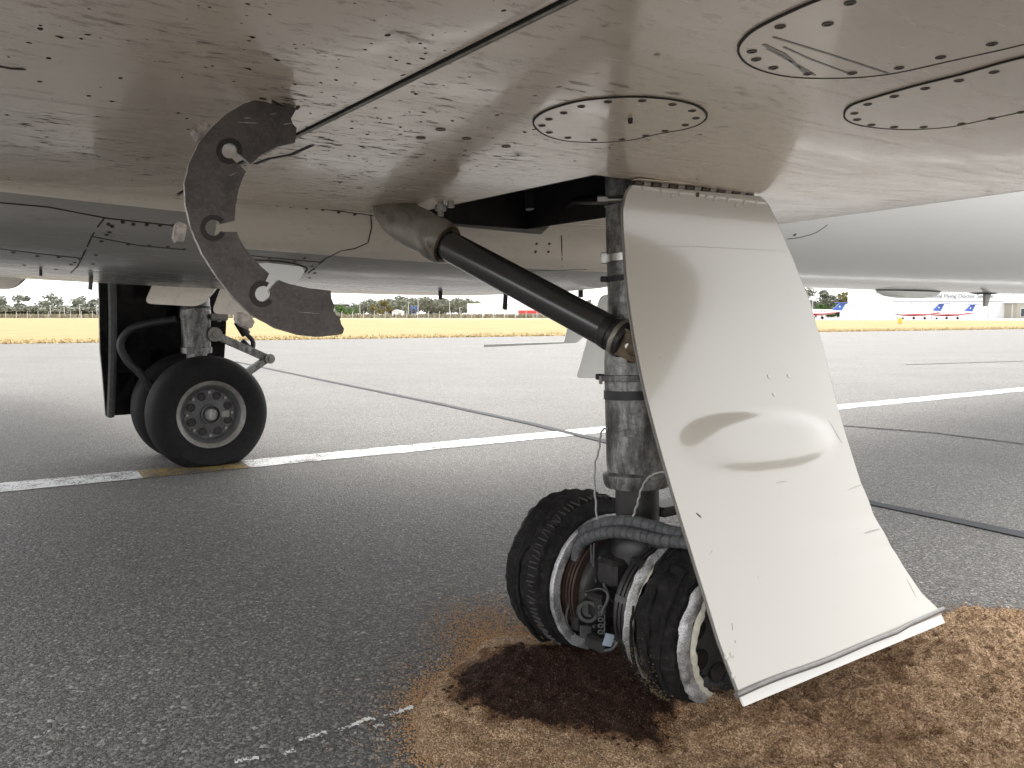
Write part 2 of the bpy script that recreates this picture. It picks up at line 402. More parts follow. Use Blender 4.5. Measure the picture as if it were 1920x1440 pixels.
def stonemat():
    m = M('asphalt_stone'); oi = m.n('ShaderNodeAttribute', attribute_name='tone'); c = m.ramp(oi.outputs['Fac'], [(0, (.06, .058, .055)), (.5, (.13, .126, .12)), (.85, (.215, .207, .195)), (.92, (.36, .35, .335)), (.95, (.26, .19, .12)), (1, (.5, .5, .48))])
    m.set(c, .6); return m.m
MAT['stone'] = stonemat()
# ================================================================== SETTING
def sheet(name, pts, mat, z):
    V = [A([p[0], p[1], z]) for p in pts]; o = obj(name, (V, [tuple(range(len(V)))]), mat, None, 0, kind='structure'); return o
E1, E2 = at_z(0, 645)[:2], at_z(1920, 617)[:2]
ed = unit(E2-E1); en = A([-ed[1], ed[0]])
if en[1] < 0: en = -en
sheet('ground', [(-3000, -600), (3000, -600), (3000, 5000), (-3000, 5000)], MAT['soil'], -.03)
sheet('grass_field', [E1-ed*900-en*2, E2+ed*900-en*2, E2+ed*900+en*800, E1-ed*900+en*800][:2]+[A([900, 90.]), A([94, 147.]), A([-136, 213.]), A([-900, 430.])], MAT['grass'], -.012)
sheet('far_apron', [(10, 171.2), (94, 147.2), (900, 90), (900, 600), (10, 600)], MAT['apron'], -.008)
sheet('asphalt', [E1-ed*400, E2+ed*500, E2+ed*500-en*300, E1-ed*400-en*300], MAT['asphalt'], 0)
def strip(name, px, width, mat, z=.004, jag=0, tagk='structure', seg=60):
    P = [at_z(*q)[:2] for q in px]; o = []
    for k in range(len(P)-1):
        n = max(1, int(seg*np.linalg.norm(P[k+1]-P[k])/sum(np.linalg.norm(P[j+1]-P[j]) for j in range(len(P)-1))))
        o += [P[k]+(P[k+1]-P[k])*j/n for j in range(n)]
    o.append(P[-1]); V = []; Fc = []
    for k, p in enumerate(o):
        d = unit(o[min(k+1, len(o)-1)]-o[max(k-1, 0)]); n = A([-d[1], d[0]])*width/2
        j1, j2 = (1+jag*RNG.randn(), 1+jag*RNG.randn()); V += [A([*(p-n*j1), z]), A([*(p+n*j2), z])]
    for k in range(len(o)-1): Fc.append((2*k, 2*k+2, 2*k+3, 2*k+1))
    return obj(name, (V, Fc), mat, None, 0, kind=tagk)
LA, LB = at_z(0, 915)[:2], at_z(1920, 730)[:2]; ld = unit(LB-LA); ln = A([-ld[1], ld[0]])
Y1, Y2 = at_z(262, 889)[:2], at_z(458, 869)[:2]
t1, t2 = float((Y1-LA)@ld), float((Y2-LA)@ld)
def lane(name, a, b, wdt, mat, z):
    n = max(2, int((b-a)/.06)); V = []
    for k in range(n+1):
        p = LA+ld*(a+(b-a)*k/n); V += [A([*(p-ln*wdt/2*(1+.03*RNG.randn())), z]), A([*(p+ln*wdt/2*(1+.03*RNG.randn())), z])]
    obj(name, (V, [(2*k, 2*k+2, 2*k+3, 2*k+1) for k in range(n)]), mat, None, 0, kind='structure')
lane('white_line', -14, t1, .36, MAT['line'], .004); lane('white_line', t2, 45, .36, MAT['line'], .004); lane('yellow_line', t1, t2, .36, MAT['yellow'], .004)
strip('crack_sealant', [(440, 678), (600, 712), (820, 757), (1000, 796), (1130, 827), (1290, 865), (1460, 902), (1640, 945), (1780, 974), (1960, 1014)], .11, MAT['bitumen'], .008, .12)
strip('thin_crack', [(1560, 797), (1750, 812), (1960, 838)], .05, MAT['bitumen'], .006, .3)
strip('thin_crack', [(1700, 684), (1960, 676)], .12, MAT['bitumen'], .006, .3)
for q in ([(775, 1328), (735, 1344), (700, 1353)], [(695, 1349), (640, 1372), (600, 1382)], [(612, 1376), (560, 1393), (548, 1400)], [(552, 1410), (530, 1420)], [(720, 1362), (700, 1367)], [(485, 1424), (440, 1433)]):
    strip('chalk_mark', q, .017, MAT['chalk'], .0075, .45, seg=40)
# loose and half-bedded stones of the asphalt surface, near the camera
def stone_mesh(n, region, r0, r1, name, tones, sink=.45):
    V = []; Fc = []; T = []
    ico = [(0, 0, 1), (.9, 0, .35), (.28, .86, .35), (-.73, .53, .35), (-.73, -.53, .35), (.28, -.86, .35), (.73, .53, -.4), (-.28, .86, -.4), (-.9, 0, -.4), (-.28, -.86, -.4), (.73, -.53, -.4)]
    fcs = [(0, 1, 2), (0, 2, 3), (0, 3, 4), (0, 4, 5), (0, 5, 1), (1, 6, 2), (2, 7, 3), (3, 8, 4), (4, 9, 5), (5, 10, 1), (6, 7, 2), (7, 8, 3), (8, 9, 4), (9, 10, 5), (10, 6, 1)]
    ic = A(ico)
    for k in range(n):
        p = region(); r = r0+(r1-r0)*RNG.rand()**2.2; a = RNG.rand()*6.28; s = A([1+.5*RNG.rand(), .75+.3*RNG.rand(), .35+.2*RNG.rand()])*r
        q = ic*(1+.16*RNG.randn(11, 1))*s; ca, sa = math.cos(a), math.sin(a)
        q = np.c_[q[:, 0]*ca-q[:, 1]*sa, q[:, 0]*sa+q[:, 1]*ca, q[:, 2]]+A([p[0], p[1], -s[2]*sink])
        b = len(V); V += list(q); Fc += [tuple(x+b for x in f) for f in fcs]; T += [tones()]*11
    o = obj(name, (V, Fc), MAT['stone'], None, 0, kind='stuff')
    at = o.data.attributes.new('tone', 'FLOAT', 'POINT'); at.data.foreach_set('value', T); return o
def near_reg():
    while True:
        y = 1.75+3.6*RNG.rand()**1.5; x = (RNG.rand()*1.5-.72)*y
        if RNG.rand() < 1: return (x, y)
stone_mesh(26000, near_reg, .003, .0095, 'asphalt_stones', lambda: RNG.rand()*.93, .25)
stone_mesh(70, near_reg, .008, .015, 'tan_pebbles', lambda: .95, .7)

# ================================================================== AIRLINER
PL = empty('airliner', G, 'white jet airliner standing on burst main wheels, seen from under its wing', 'airliner')
# ---- wing
def fle(i): return 1.56+.277*i
def zrise(f): return .045*max(0, (f-.3)/1.25)**1.6
ivals = [-10, -6, -3.5, -2.6, -2.0, -1.6, -1.2, -.9, -.6, -.35, -.10, .15, .4, .65, .9, 1.14, 1.32]
fvals = [-1.267, -1.1, -.9, -.7, -.5, -.32, -.1, .12, .3, .45, .62]
def wing_cols(i):
    c = [(f, 1.70+zrise(f)) for f in fvals]; L = fle(i)
    for x in (.15, .3, .45, .6, .75, .88, 1.0): f = .62+(L-.62)*x; c.append((f, 1.70+zrise(f)))
    zt = c[-1][1]
    for a in (15, 35, 55, 75, 90): a = math.radians(a); c.append((L+.10*math.sin(a), zt+.10*(1-math.cos(a))))
    for a in (45, 90): a = math.radians(a); c.append((L+.10-.3*(1-math.cos(a)), zt+.1+.12*math.sin(a)))
    c.append((0, 2.15)); c.append((-1.267, 2.02)); return c
wc = [wing_cols(i) for i in ivals]; nc = len(wc[0])
V = [W(f, i, z) for i, c in zip(ivals, wc) for f, z in c]; Fc = []
for r in range(len(ivals)-1):
    for c in range(nc):
        c2 = (c+1) % nc
        if c < len(fvals)-1 and fvals[c] >= -.33 and fvals[c+1] <= .46 and ivals[r] >= -.11: continue
        Fc.append((r*nc+c, (r+1)*nc+c, (r+1)*nc+c2, r*nc+c2))
Fc.append(tuple(range(nc))); Fc.append(tuple(range((len(ivals)-1)*nc, len(ivals)*nc))[::-1])
wing_vf = (V, Fc)
def add_spat(o, fn):
    me = o.data; at = me.attributes.new('spat', 'FLOAT', 'POINT'); L = A(o.location)+wo(o.parent)
    at.data.foreach_set('value', [fn(*fi(A(v.co)+L)) for v in me.vertices])
ss = lambda a, b, x: (lambda t: t*t*(3-2*t))(max(0., min(1., (x-a)/(b-a))))
wing = obj('wing', wing_vf, MAT['wing'], PL, 30)
add_spat(wing, lambda f, i, z: (1-ss(-.75, -.22, f))*ss(-1.5, -.3, i)*1.0+.10*(1-ss(.2, .6, f)))
wing_t = bvh(wing_vf)
# far wing, plain slab with rounded leading edge
obj('wing', plate([W(1.6, 4.15, 1.74), W(-1.25, 4.15, 1.74), W(-2.2, 4.15, 1.74), W(-2.3, 14, 2.1), W(-.6, 14, 2.1)], Z*.22), MAT['white'], PL)
obj('outer_wing', plate([W(fle(-2.4)-.02, -2.4, 1.76), W(fle(-11), -11, 2.1), W(-3.6, -11, 2.1), W(-2.02, -2.4, 1.76)], Z*.15), MAT['white'], PL)
obj('wing_edge_seal', tube([W(-1.2705, i, 1.7015) for i in (-3.4, -2, -1, 0, .6, 1.12)], .0035, 8), MAT['housing'], PL)
obj('flap_gap', plate([W(-1.2738, -3.4, 1.7045), W(-1.2672, -3.4, 1.7045), W(-1.2672, 1.12, 1.7045), W(-1.2738, 1.12, 1.7045)], Z*.03), MAT['gap'], PL)
# ---- flap
fr = [(-1.274, 1.74), (-1.2755, 1.712), (-1.284, 1.7035), (-1.31, 1.6993), (-1.5, 1.70), (-1.75, 1.70), (-1.9, 1.703), (-1.97, 1.706), (-2.03, 1.711), (-2.03, 1.722), (-1.8, 1.86), (-1.30, 1.90)]
iv = [-6, -3.5, -2.6, -2, -1.5, -1, -.6, -.2, .2, .6, .95, 1.12]
fl_vf = gridmesh([[W(f, i, z) for f, z in fr] for i in iv])
fl_vf = (fl_vf[0], fl_vf[1]+[tuple(range(len(fr))), tuple(range((len(iv)-1)*len(fr), len(iv)*len(fr)))[::-1]])
flap = obj('flap', fl_vf, MAT['flap'], PL, 30); flap_t = bvh(fl_vf)
obj('paint_tear', ribbon([hit(flap_t, *q) for q in dens([(478, 307), (505, 297), (545, 290), (585, 272)], 8)], .012), MAT['gap'], PL)
obj('scrape', ribbon([hit(flap_t, *q) for q in dens([(-10, 122), (20, 128), (46, 129)], 8)], .008), MAT['gap'], PL)
def blobs(tree, n, box_px, par, r0, r1, seed):
    rg = np.random.RandomState(seed); V = []; Fc = []
    for k in range(n):
        u = box_px[0]+(box_px[2]-box_px[0])*rg.rand(); v = box_px[1]+(box_px[3]-box_px[1])*rg.rand(); P, N = hit(tree, u, v)
        if abs(P[2]-1.70) > .03: continue
        r = r0+(r1-r0)*rg.rand()**2.5; b = len(V); a0 = rg.rand()*6.28; e = F*(1+.8*rg.rand())
        ring = [P-Z*.0004+(e*math.cos(a0+t)+I*math.sin(a0+t))*r*(.7+.5*rg.rand()) for t in np.linspace(0, 6.28, 7)[:-1]]
        V += ring+[P-Z*r*(.2+.6*rg.rand())+F*r*.3*rg.randn()]; Fc += [(b+j, b+(j+1) % 6, b+6) for j in range(6)]
    obj('rubber_spatter', (V, Fc), MAT['gap'], par, 0, kind='stuff')
blobs(flap_t, 130, (0, 0, 900, 330), flap, .0008, .0042, 3); blobs(flap_t, 150, (420, 60, 820, 330), flap, .0008, .0038, 5); blobs(wing_t, 200, (520, 190, 1180, 390), wing, .0008, .004, 4)
# ---- belly fairing, blended into the fuselage ahead of the well
FC, FZ, FR = 2.65, 3.17, 1.65
half = [(1.09, 1.712), (1.14, 1.69), (1.20, 1.66), (1.235, 1.61), (1.265, 1.56), (1.30, 1.525), (1.36, 1.500), (1.48, 1.460), (1.64, 1.428), (1.85, 1.410), (2.2, 1.401), (2.65, 1.400)]
prof = half+[(2*FC-i, z) for i, z in half[-2::-1]]
angs = np.linspace(66, -66, len(prof))
fv = [-3.4, -2.9, -2.4, -1.9, -1.5, -1.1, -.7, -.33, 0, .3, .47, .9, 1.2, 1.5, 1.8, 2.1, 2.4, 2.7, 3.0]
rows = []
for f in fv:
    t = ss(1.1, 2.75, f); dz = .06*((f-1.3)/2.85)**2; row = []
    for (i, z), a in zip(prof, angs):
        a = math.radians(a); ti, tz = FC-(FR-.006)*math.sin(a), FZ-(FR-.006)*math.cos(a)
        row.append(W(f, i+(ti-i)*t, z+min(dz, .35)*(1-t)+(tz-z)*t))
    rows.append(row)
V, Fc = gridmesh(rows); C = len(prof)
Fc = [q for q in Fc if not (q[0] % C < 2 and -.34 <= fv[q[0]//C] < .4)]
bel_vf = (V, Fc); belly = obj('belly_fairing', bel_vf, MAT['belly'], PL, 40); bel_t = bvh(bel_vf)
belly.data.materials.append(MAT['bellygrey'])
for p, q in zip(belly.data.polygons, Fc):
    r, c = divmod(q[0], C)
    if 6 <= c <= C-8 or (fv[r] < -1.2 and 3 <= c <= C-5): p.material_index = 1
fus_prof = [(-15, .25), (-12, .9), (-9, 1.35), (-6, 1.6), (-4, 1.65), (4, 1.65), (9, 1.65), (12, 1.62), (14, 1.4), (15.5, .95), (16.4, .3)]
fus_vf = lathe([(s, r) for s, r in fus_prof], W(0, FC, FZ), F, 96); fus = obj('fuselage', fus_vf, MAT['fuse'], PL, 40); fus_t = bvh(fus_vf)
# ---- wheel well (open box above the cut-out) with pipes
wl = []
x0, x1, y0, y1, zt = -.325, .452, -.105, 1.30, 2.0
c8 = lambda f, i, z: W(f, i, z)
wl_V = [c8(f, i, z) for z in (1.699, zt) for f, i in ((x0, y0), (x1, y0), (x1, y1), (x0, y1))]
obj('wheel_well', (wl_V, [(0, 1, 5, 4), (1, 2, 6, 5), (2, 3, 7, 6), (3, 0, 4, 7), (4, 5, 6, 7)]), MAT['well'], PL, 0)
for k, (a, b) in enumerate([((-.1, 1.1, 1.78), (.5, 1.15, 1.9)), ((.1, .8, 1.72), (.12, .8, 1.99)), ((.3, .5, 1.74), (.55, 1.2, 1.76)), ((-.2, .9, 1.9), (.6, .7, 1.88))]):
    obj('well_pipe', tube([W(*a), W(*(A(a)+(A(b)-A(a))*.5+A([0, .03, .04]))), W(*b)], .022-.003*k), MAT['blackmetal'], PL)
# ---- joints on the fairing
def seam(px, wd, tree, name='panel_joint', mat='gap', step=12, par=PL):
    return obj(name, ribbon([hit(tree, *q, 1.5) for q in dens(px, step)], wd), MAT[mat], par, 0)
seam([(695, 402), (697, 425), (690, 455), (665, 466), (640, 470), (610, 485), (578, 512)], .005, bel_t)
seam([(1053, 441), (1054, 500)], .0045, bel_t)
seam([(-20, 378), (90, 388), (200, 409), (345, 425)], .005, bel_t)
seam([(196, 408), (183, 425), (172, 443), (160, 470), (145, 500), (132, 512)], .005, bel_t)
seam([(172, 443), (260, 460), (345, 468)], .0045, bel_t); seam([(-20, 464), (70, 475), (150, 484)], .0045, bel_t)
seam([(470, 479), (540, 486), (604, 492)], .0045, bel_t); seam([(440, 377), (560, 386), (700, 404)], .0045, bel_t)
seam([(1100, 505), (1000, 508), (900, 510)], .003, bel_t)
def screw_mesh(r=.0085):
    a = lathe([(0, r), (.0016, r*.98), (.0018, r*.62), (.0006, r*.5), (.0006, 0.0001)], (0, 0, 0), (0, 0, 1), 14)
    return make_mesh('screw', *a, MAT['screw'], 30)
SCREW = screw_mesh(); SCREW2 = screw_mesh(.0075)
def dome_mesh(r, h, mat, n=12): return make_mesh('rivet', *lathe([(0, r), (h*.6, r*.85), (h, r*.4), (h, .0001)], (0, 0, 0), (0, 0, 1), n), mat, 40)
RIV = dome_mesh(.006, .0022, MAT['rivet'])
for u, v in ((210, 424), (230, 416), (203, 420), (205, 435), (200, 440), (250, 420), (275, 421), (300, 422), (325, 423), (190, 452), (240, 458), (280, 460), (315, 462), (345, 467), (180, 478), (175, 495), (25, 473), (70, 480), (110, 482), (140, 492), (133, 496), (45, 497), (105, 505), (505, 484), (552, 490), (571, 484), (585, 499), (605, 489), (588, 505), (580, 521), (525, 500), (548, 504), (150, 487), (590, 512), (470, 488)):
    P, N = hit(bel_t, u, v, 1.5); inst('screw', SCREW2, P+N*.0005, PL, N, random.random()*6)
for u, v in ((1006, 457), (1030, 457), (1004, 472), (1028, 472), (520, 385), (545, 387), (575, 390), (605, 393), (635, 398), (665, 402)):
    P, N = hit(bel_t, u, v, 1.5); inst('screw', SCREW2, P+N*.0005, PL, N, random.random()*6)
# ---- access panels under the wing
def access_panel(outline, screws, label, n=72, mat='panelw'):
    pts = smoothpx(outline, n); PN = [hit(wing_t, *q) for q in pts]
    P = [p for p, _ in PN]; c = sum(P)/len(P); dn = A([0, 0, -1.])
    pan = obj('access_panel', plate([p+dn*.0005 for p in P], dn*.002), MAT[mat], PL, 20, label=label)
    obj('panel_gap', ribbon([(p, dn) for p in P+[P[0]]], .0038, .0034), MAT['gap'], pan, 0)
    for u, v in screws:
        p, N = hit(wing_t, u, v); inst('screw', SCREW, p+dn*.0026, pan, N, random.random()*6)
    return pan
access_panel([(1000, 230), (1010, 214), (1040, 200), (1090, 187), (1150, 181), (1200, 180), (1260, 185), (1305, 196), (1325, 213), (1316, 228), (1288, 239), (1230, 250), (1180, 261), (1120, 265), (1060, 262), (1020, 250)],
             [(1016, 233), (1029, 221), (1057, 209), (1090, 197), (1140, 188), (1204, 186), (1261, 193), (1298, 205), (1305, 219), (1285, 232), (1247, 243), (1211, 252), (1166, 259), (1114, 260), (1065, 256), (1030, 246)], 'small oval access panel with a ring of screws')
access_panel([(1384, 92), (1395, 70), (1420, 50), (1470, 25), (1540, -5), (1640, -35), (1800, -75), (1960, -95), (2080, -60), (2100, -10), (2040, 45), (1920, 80), (1780, 112), (1680, 134), (1600, 143), (1500, 143), (1440, 133), (1400, 116)],
             [(1410, 93), (1463, 46), (1552, 41), (1418, 108), (1450, 124), (1515, 135), (1598, 134), (1686, 124), (1764, 104), (1860, 79), (1594, 1), (1960, 40)], 'large oval access panel at the top right with black smears')
access_panel([(1583, 212), (1598, 195), (1650, 178), (1720, 158), (1800, 138), (1920, 105), (2040, 85), (2140, 110), (2130, 150), (2030, 185), (1920, 207), (1850, 222), (1780, 236), (1700, 241), (1630, 236), (1592, 226)],
             [(1602, 210), (1607, 222), (1627, 193), (1677, 178), (1735, 163), (1798, 148), (1864, 132), (1634, 232), (1677, 236), (1732, 236), (1803, 230), (1859, 220), (1914, 208)], 'oval access panel at the right edge, partly out of the picture')
for u, v in ((1232, 102), (1313, 252), (1307, 336), (1240, 248), (1182, 217)):
    P, N = hit(wing_t, u, v); inst('rivet', RIV, P, PL, N)
P, N = hit(wing_t, 1182, 220); obj('drain_nipple', lathe([(0, .006), (.012, .005), (.014, .002)], P, N, 10), MAT['gap'], PL)
# heel marks smeared over the big panel: flat dark grease streaks
def smear(px, wd, tree, lift=.0035): obj('grease_streak', ribbon([hit(tree, *q) for q in dens(px, 10)], wd, lift), MAT['smear'], PL, 0)
MAT['smear'] = plain('grease_smear', (.16, .14, .12), .4, 0, .3, .5, 60)
smear([(1450, 66), (1560, 100), (1664, 134)], .0045, wing_t); smear([(1432, 80), (1470, 98), (1510, 134)], .006, wing_t); smear([(1440, 88), (1480, 110), (1528, 138)], .005, wing_t); smear([(1470, 85), (1520, 108), (1590, 134)], .004, wing_t)
# stain patches of bolt heads in the splattered skin
BOLT = make_mesh('screw', *lathe([(0, .012), (.002, .0115), (.0022, .005), (.001, .0001)], (0, 0, 0), (0, 0, 1), 16), MAT['bronze'], 30)
for u, v in ((789, 258), (826, 242), (875, 259), (949, 274)):
    P, N = hit(wing_t, u, v); inst('screw', BOLT, P+N*.0005, PL, N)
for u, v in ((1008, 0),): pass
# ---- leading edge joint strip and small fairing piece by the fuselage
P0, P1 = W(fle(.66)+.02, .66, 1.748), W(fle(-1.2)+.02, -1.2, 1.748)
obj('fillet_joint', ribbon([hit(fus_t, *q, 1.7) for q in smoothpx([(1476, 448), (1500, 445), (1530, 436), (1552, 421)], 20, False)], .008), MAT['gap'], PL)
P, N = hit(fus_t, 1490, 440, 1.7); inst('screw', SCREW, P+N*.0005, PL, N, 0, 1.6)
obj('leading_edge_joint', tube([W(fle(i)+.098, i, 1.795) for i in (-4, -2.6, -1.2, -.4, .2, .66, 1.0)], .006, 6), MAT['gap'], PL)
# ---- near main gear: strut
AX0, AX1 = W(0, 0, .26), W(0, .08, 1.80)
axd = unit(AX1-AX0); axL = np.linalg.norm(AX1-AX0)
def sa(z): return (z-.26)/1.54*axL
def segm(zr, name, mat, par=PL, seg=40): return obj(name, lathe([(sa(z), r) for z, r in zr], AX0, axd, seg, -F), MAT[mat], par, 30)
strut = segm([(.705, .104), (.74, .107), (1.03, .107), (1.10, .106), (1.16, .102), (1.24, .094), (1.32, .089), (1.98, .087)], 'gear_strut', 'strut')
segm([(.655, .085), (.655, .112), (.67, .119), (.69, .122), (.703, .121), (.712, .105)], 'gland_nut', 'strut', strut)
piston = segm([(.22, .078), (.664, .078)], 'gear_piston', 'blackmetal')
segm([(1.032, .107), (1.034, .116), (1.054, .116), (1.056, .107)], 'clamp_band', 'strut', strut)
segm([(.968, .108), (.969, .1105), (.999, .1105), (1.0, .108)], 'clamp_band', 'band', strut)
segm([(1.382, .088), (1.383, .0915), (1.402, .0915), (1.403, .088)], 'clamp_band', 'band', strut)
segm([(1.452, .088), (1.453, .0905), (1.478, .0905), (1.479, .088)], 'clamp_band', 'steel', strut)
segm([(1.648, .088), (1.65, .092), (1.672, .092), (1.674, .088)], 'clamp_band', 'blackmetal', strut)
def on_axis(z): return AX0+axd*sa(z)
e1 = unit(-F*.8-I*.6); e2 = np.cross(Z, e1)                 # towards the camera side of the strut
lft = unit(-F*.82+I*.57)                                      # left in the picture
lft = unit(A([-1., .06, 0])); toc = unit(A([-.1, -1., 0]))
def lug(z, r, name='band_buckle', mat='steel', s=(.012, .016, .02), d=None):
    d = lft if d is None else d; c = on_axis(z)+d*r; obj(name, box(c, unit(d)*s[0], np.cross(Z, unit(d))*s[1], Z*s[2], .003), MAT[mat], strut)
lug(1.465, .098); lug(1.392, .098, 'band_lug', 'band', (.014, .012, .010)); lug(1.045, .122, 'band_lug', 'band', (.016, .014, .010)); lug(1.035, .120, 'band_lug', 'strut', (.006, .018, .016))
c = on_axis(1.66)+unit(lft*.6+toc*.8)*.105
obj('clamp_bolt', join([cyl(c+lft*.055, c+lft*.02, .016, 6), cyl(c+lft*.022, c-lft*.045, .011, 12), cyl(c-lft*.045, c-lft*.06, .015, 6)]), MAT['steel'], strut)
obj('serial_plate', box(on_axis(.86)+toc*.106+lft*.03, lft*.018, toc*.002, Z*.012), MAT['strut'], strut)
# ---- side brace
BL, BU = at_y(1150, 627, 2.70), at_y(838, 459, 3.10); bd = unit(BU-BL); bl = np.linalg.norm(BU-BL)
brace = obj('side_brace', lathe([(0.02, .055), (.03, .0575), (bl+.10, .0575)], BL, bd, 40), MAT['tube'], PL, 30)
obj('brace_collar', lathe([(-.055, .058), (-.05, .062), (-.015, .062), (-.012, .057), (.002, .057), (.004, .061), (.03, .0595), (.045, .054)], BL, bd, 36), MAT['blackmetal'], brace, 30)
obj('brace_retainer', lathe([(-.034, .0635), (-.030, .0655), (-.022, .0655), (-.018, .0635)], BL, bd, 36), MAT['housing'], brace, 30)
sx = unit(np.cross(bd, Z)); sx = sx if sx[1] < 0 else -sx; sz = np.cross(sx, bd)
for k in (-1, 1):
    pl = [BL-bd*(.05)+sz*.048, BL-bd*.05-sz*.048, BL-bd*.115-sz*.043, BL-bd*.15-sz*.02, BL-bd*.155+sz*.012, BL-bd*.13+sz*.04]
    obj('fork_plate', plate([p+sx*(k*.034-.009) for p in pl], sx*.018), MAT['bronze'], brace)
obj('fork_pin', lathe([(-.06, .012), (-.06, .019), (.05, .019), (.055, .021), (.062, .021), (.064, .013)], BL-bd*.11, sx, 16), MAT['bronze'], brace)
obj('fork_bolt', cyl(BL-bd*.085+sx*.03, BL-bd*.085+sx*.052, .009, 6), MAT['steel'], brace)
bj = BL-bd*.11-Z*.06+toc*.0
obj('brace_lug', box(BL-bd*.145-Z*.015, sx*.022, bd*.04, sz*.03, .008), MAT['bronze'], brace)
obj('brace_bracket', box(on_axis(1.115)+toc*.105-lft*.0, lft*.03, toc*.012, Z*.012, .003), MAT['bronze'], brace)
# housing round its upper end
hs_ = [(.01, .050), (-.006, .064), (-.008, .073), (.004, .081), (.025, .086), (.05, .087), (.07, .083), (.09, .080), (.15, .085), (.22, .083), (.30, .068), (.36, .045), (.40, .02)]
housing = obj('brace_housing', lathe(hs_, BU+bd*.005, bd, 40), MAT['housing'], PL, 40)
obj('housing_lip', lathe([(-.004, .056), (-.012, .060), (-.014, .068), (-.004, .075)], BU+bd*.004, bd, 36, caps=False), MAT['bronze'], housing)
hb, _ = at_y(826, 398, 3.14), 0
obj('housing_bolt', join([cyl(hb+Z*.10, hb-Z*.015, .012, 10), cyl(hb+Z*.028, hb+Z*.005, .022, 6), cyl(hb+A([.04, 0, .05]), hb+A([.04, 0, .018]), .014, 6)]), MAT['housing'], housing)
# ---- gear leg door: curved plate hung from a piano hinge
LPX = [(1186, 347), (1176, 362), (1169, 392), (1169, 410), (1173, 470), (1180, 560), (1194, 650), (1210, 730), (1233, 820), (1262, 920), (1293, 1020), (1324, 1120), (1350, 1205), (1388, 1304)]
RPX = [(1426, 368), (1437, 378), (1452, 405), (1463, 428), (1489, 490), (1519, 565), (1543, 650), (1563, 735), (1587, 820), (1614, 905), (1650, 985), (1694, 1062), (1728, 1112), (1766, 1152)]
f0 = fi(at_i(1169, 405, -.11))[0]
Lp = [fi(at_f(u, v, f0)) for u, v in LPX]
zt_ = [p[2] for p in Lp][::-1]; it_ = [p[1] for p in Lp][::-1]
def Sz(z): return float(np.interp(z, zt_, it_))
zz = np.linspace(zt_[0], zt_[-1], 60); is_ = np.interp(zz, zt_, it_); kern = np.ones(9)/9
is2 = np.convolve(np.pad(is_, 4, mode='edge')+0, kern, 'valid'); 
# keep slope at the ends when smoothing
pad = np.r_[is_[0]-(is_[1:5]-is_[0])[::-1], is_, is_[-1]+(is_[-1]-is_[-5:-1])[::-1]]; is2 = np.convolve(pad, kern, 'valid')
pc = np.polyfit(zz, is_, 4); is2 = np.polyval(pc, zz)
def Sz(z): return float(np.interp(z, zz, is2))
def door_pt(u, v):
    lo, hi = 1.0, 6.0; d = ray(u, v)
    for _ in range(60):
        m = (lo+hi)/2; f, i, z = fi(CAM+d*m)
        if i > (Sz(z) if zt_[0] < z < zt_[-1] else (is2[0] if z <= zt_[0] else is2[-1])): hi = m
        else: lo = m
    return fi(CAM+d*hi)
Ld = [door_pt(u, v) for u, v in LPX]; Rd = [door_pt(u, v) for u, v in RPX]
print('door L', [tuple(round(x, 2) for x in p) for p in Ld]); print('door R', [tuple(round(x, 2) for x in p) for p in Rd])
def edge_fn(T, n):
    Lk = np.r_[0, np.cumsum([np.linalg.norm(A(T[k+1])-A(T[k])) for k in range(len(T)-1)])]; x = np.linspace(0, 1, n)*Lk[-1]
    return [A([np.interp(q, Lk, [p[j] for p in T]) for j in range(3)]) for q in x]
NR, NC = 120, 64
Le, Re = edge_fn(Ld, NR), edge_fn(Rd, NR)
bc = A(door_pt(1432, 826)); bw = abs(door_pt(1290, 838)[0]-door_pt(1572, 815)[0])/2; bh = abs(door_pt(1432, 768)[2]-door_pt(1432, 886)[2])/2
bslope = (door_pt(1560, 815)[2]-door_pt(1300, 836)[2])/(door_pt(1560, 815)[0]-door_pt(1300, 836)[0])
DN = snoise(3, 4)
def dfun(f, z):
    x = (f-bc[0])/bw; y = (z-bc[2]-bslope*(f-bc[0]))/bh; q = abs(x)**2.6+abs(y)**2.2
    b = .017*(1-ss(.12, 1.15, q))
    return b+.0009*DN(f*3, z*4)-.006*math.exp(-((z-.53)/.035)**2)*ss(.1, .8, f)-.004*math.exp(-((z-.42)/.02)**2)*ss(.3, .9, f)
front = []; back = []
for r in range(NR):
    a, b = [], []
    for c in range(NC):
        t = c/(NC-1); f = Le[r][0]+(Re[r][0]-Le[r][0])*t; z = Le[r][2]+(Re[r][2]-Le[r][2])*t
        i = Sz(min(max(z, zt_[0]), zt_[-1])); h_ = .01; sl_ = (Sz(min(z+h_, zt_[-1]))-Sz(max(z-h_, zt_[0])))/(2*h_)
        nrm = unit(-I+Z*sl_); P = W(f, i, z); k = dfun(f, z)
        a.append(P+nrm*k); b.append(P-nrm*(.013-k*.9))
    front.append(a); back.append(b)
V1, F1 = gridmesh(front); V2, F2 = gridmesh(back); n1 = len(V1); ring = [r*NC for r in range(NR)]+[(NR-1)*NC+c for c in range(1, NC)]+[r*NC+NC-1 for r in range(NR-2, -1, -1)]+[c for c in range(NC-2, 0, -1)]
Fd = [f[::-1] for f in F1]+[tuple(x+n1 for x in f) for f in F2]+[(ring[k], ring[(k+1) % len(ring)], n1+ring[(k+1) % len(ring)], n1+ring[k]) for k in range(len(ring))]
door_vf = (V1+V2, Fd); door = obj('gear_door', door_vf, MAT['door'], PL, 40, label='white curved gear door with a long bulge, hanging beside the burst wheels'); door_t = bvh(door_vf)
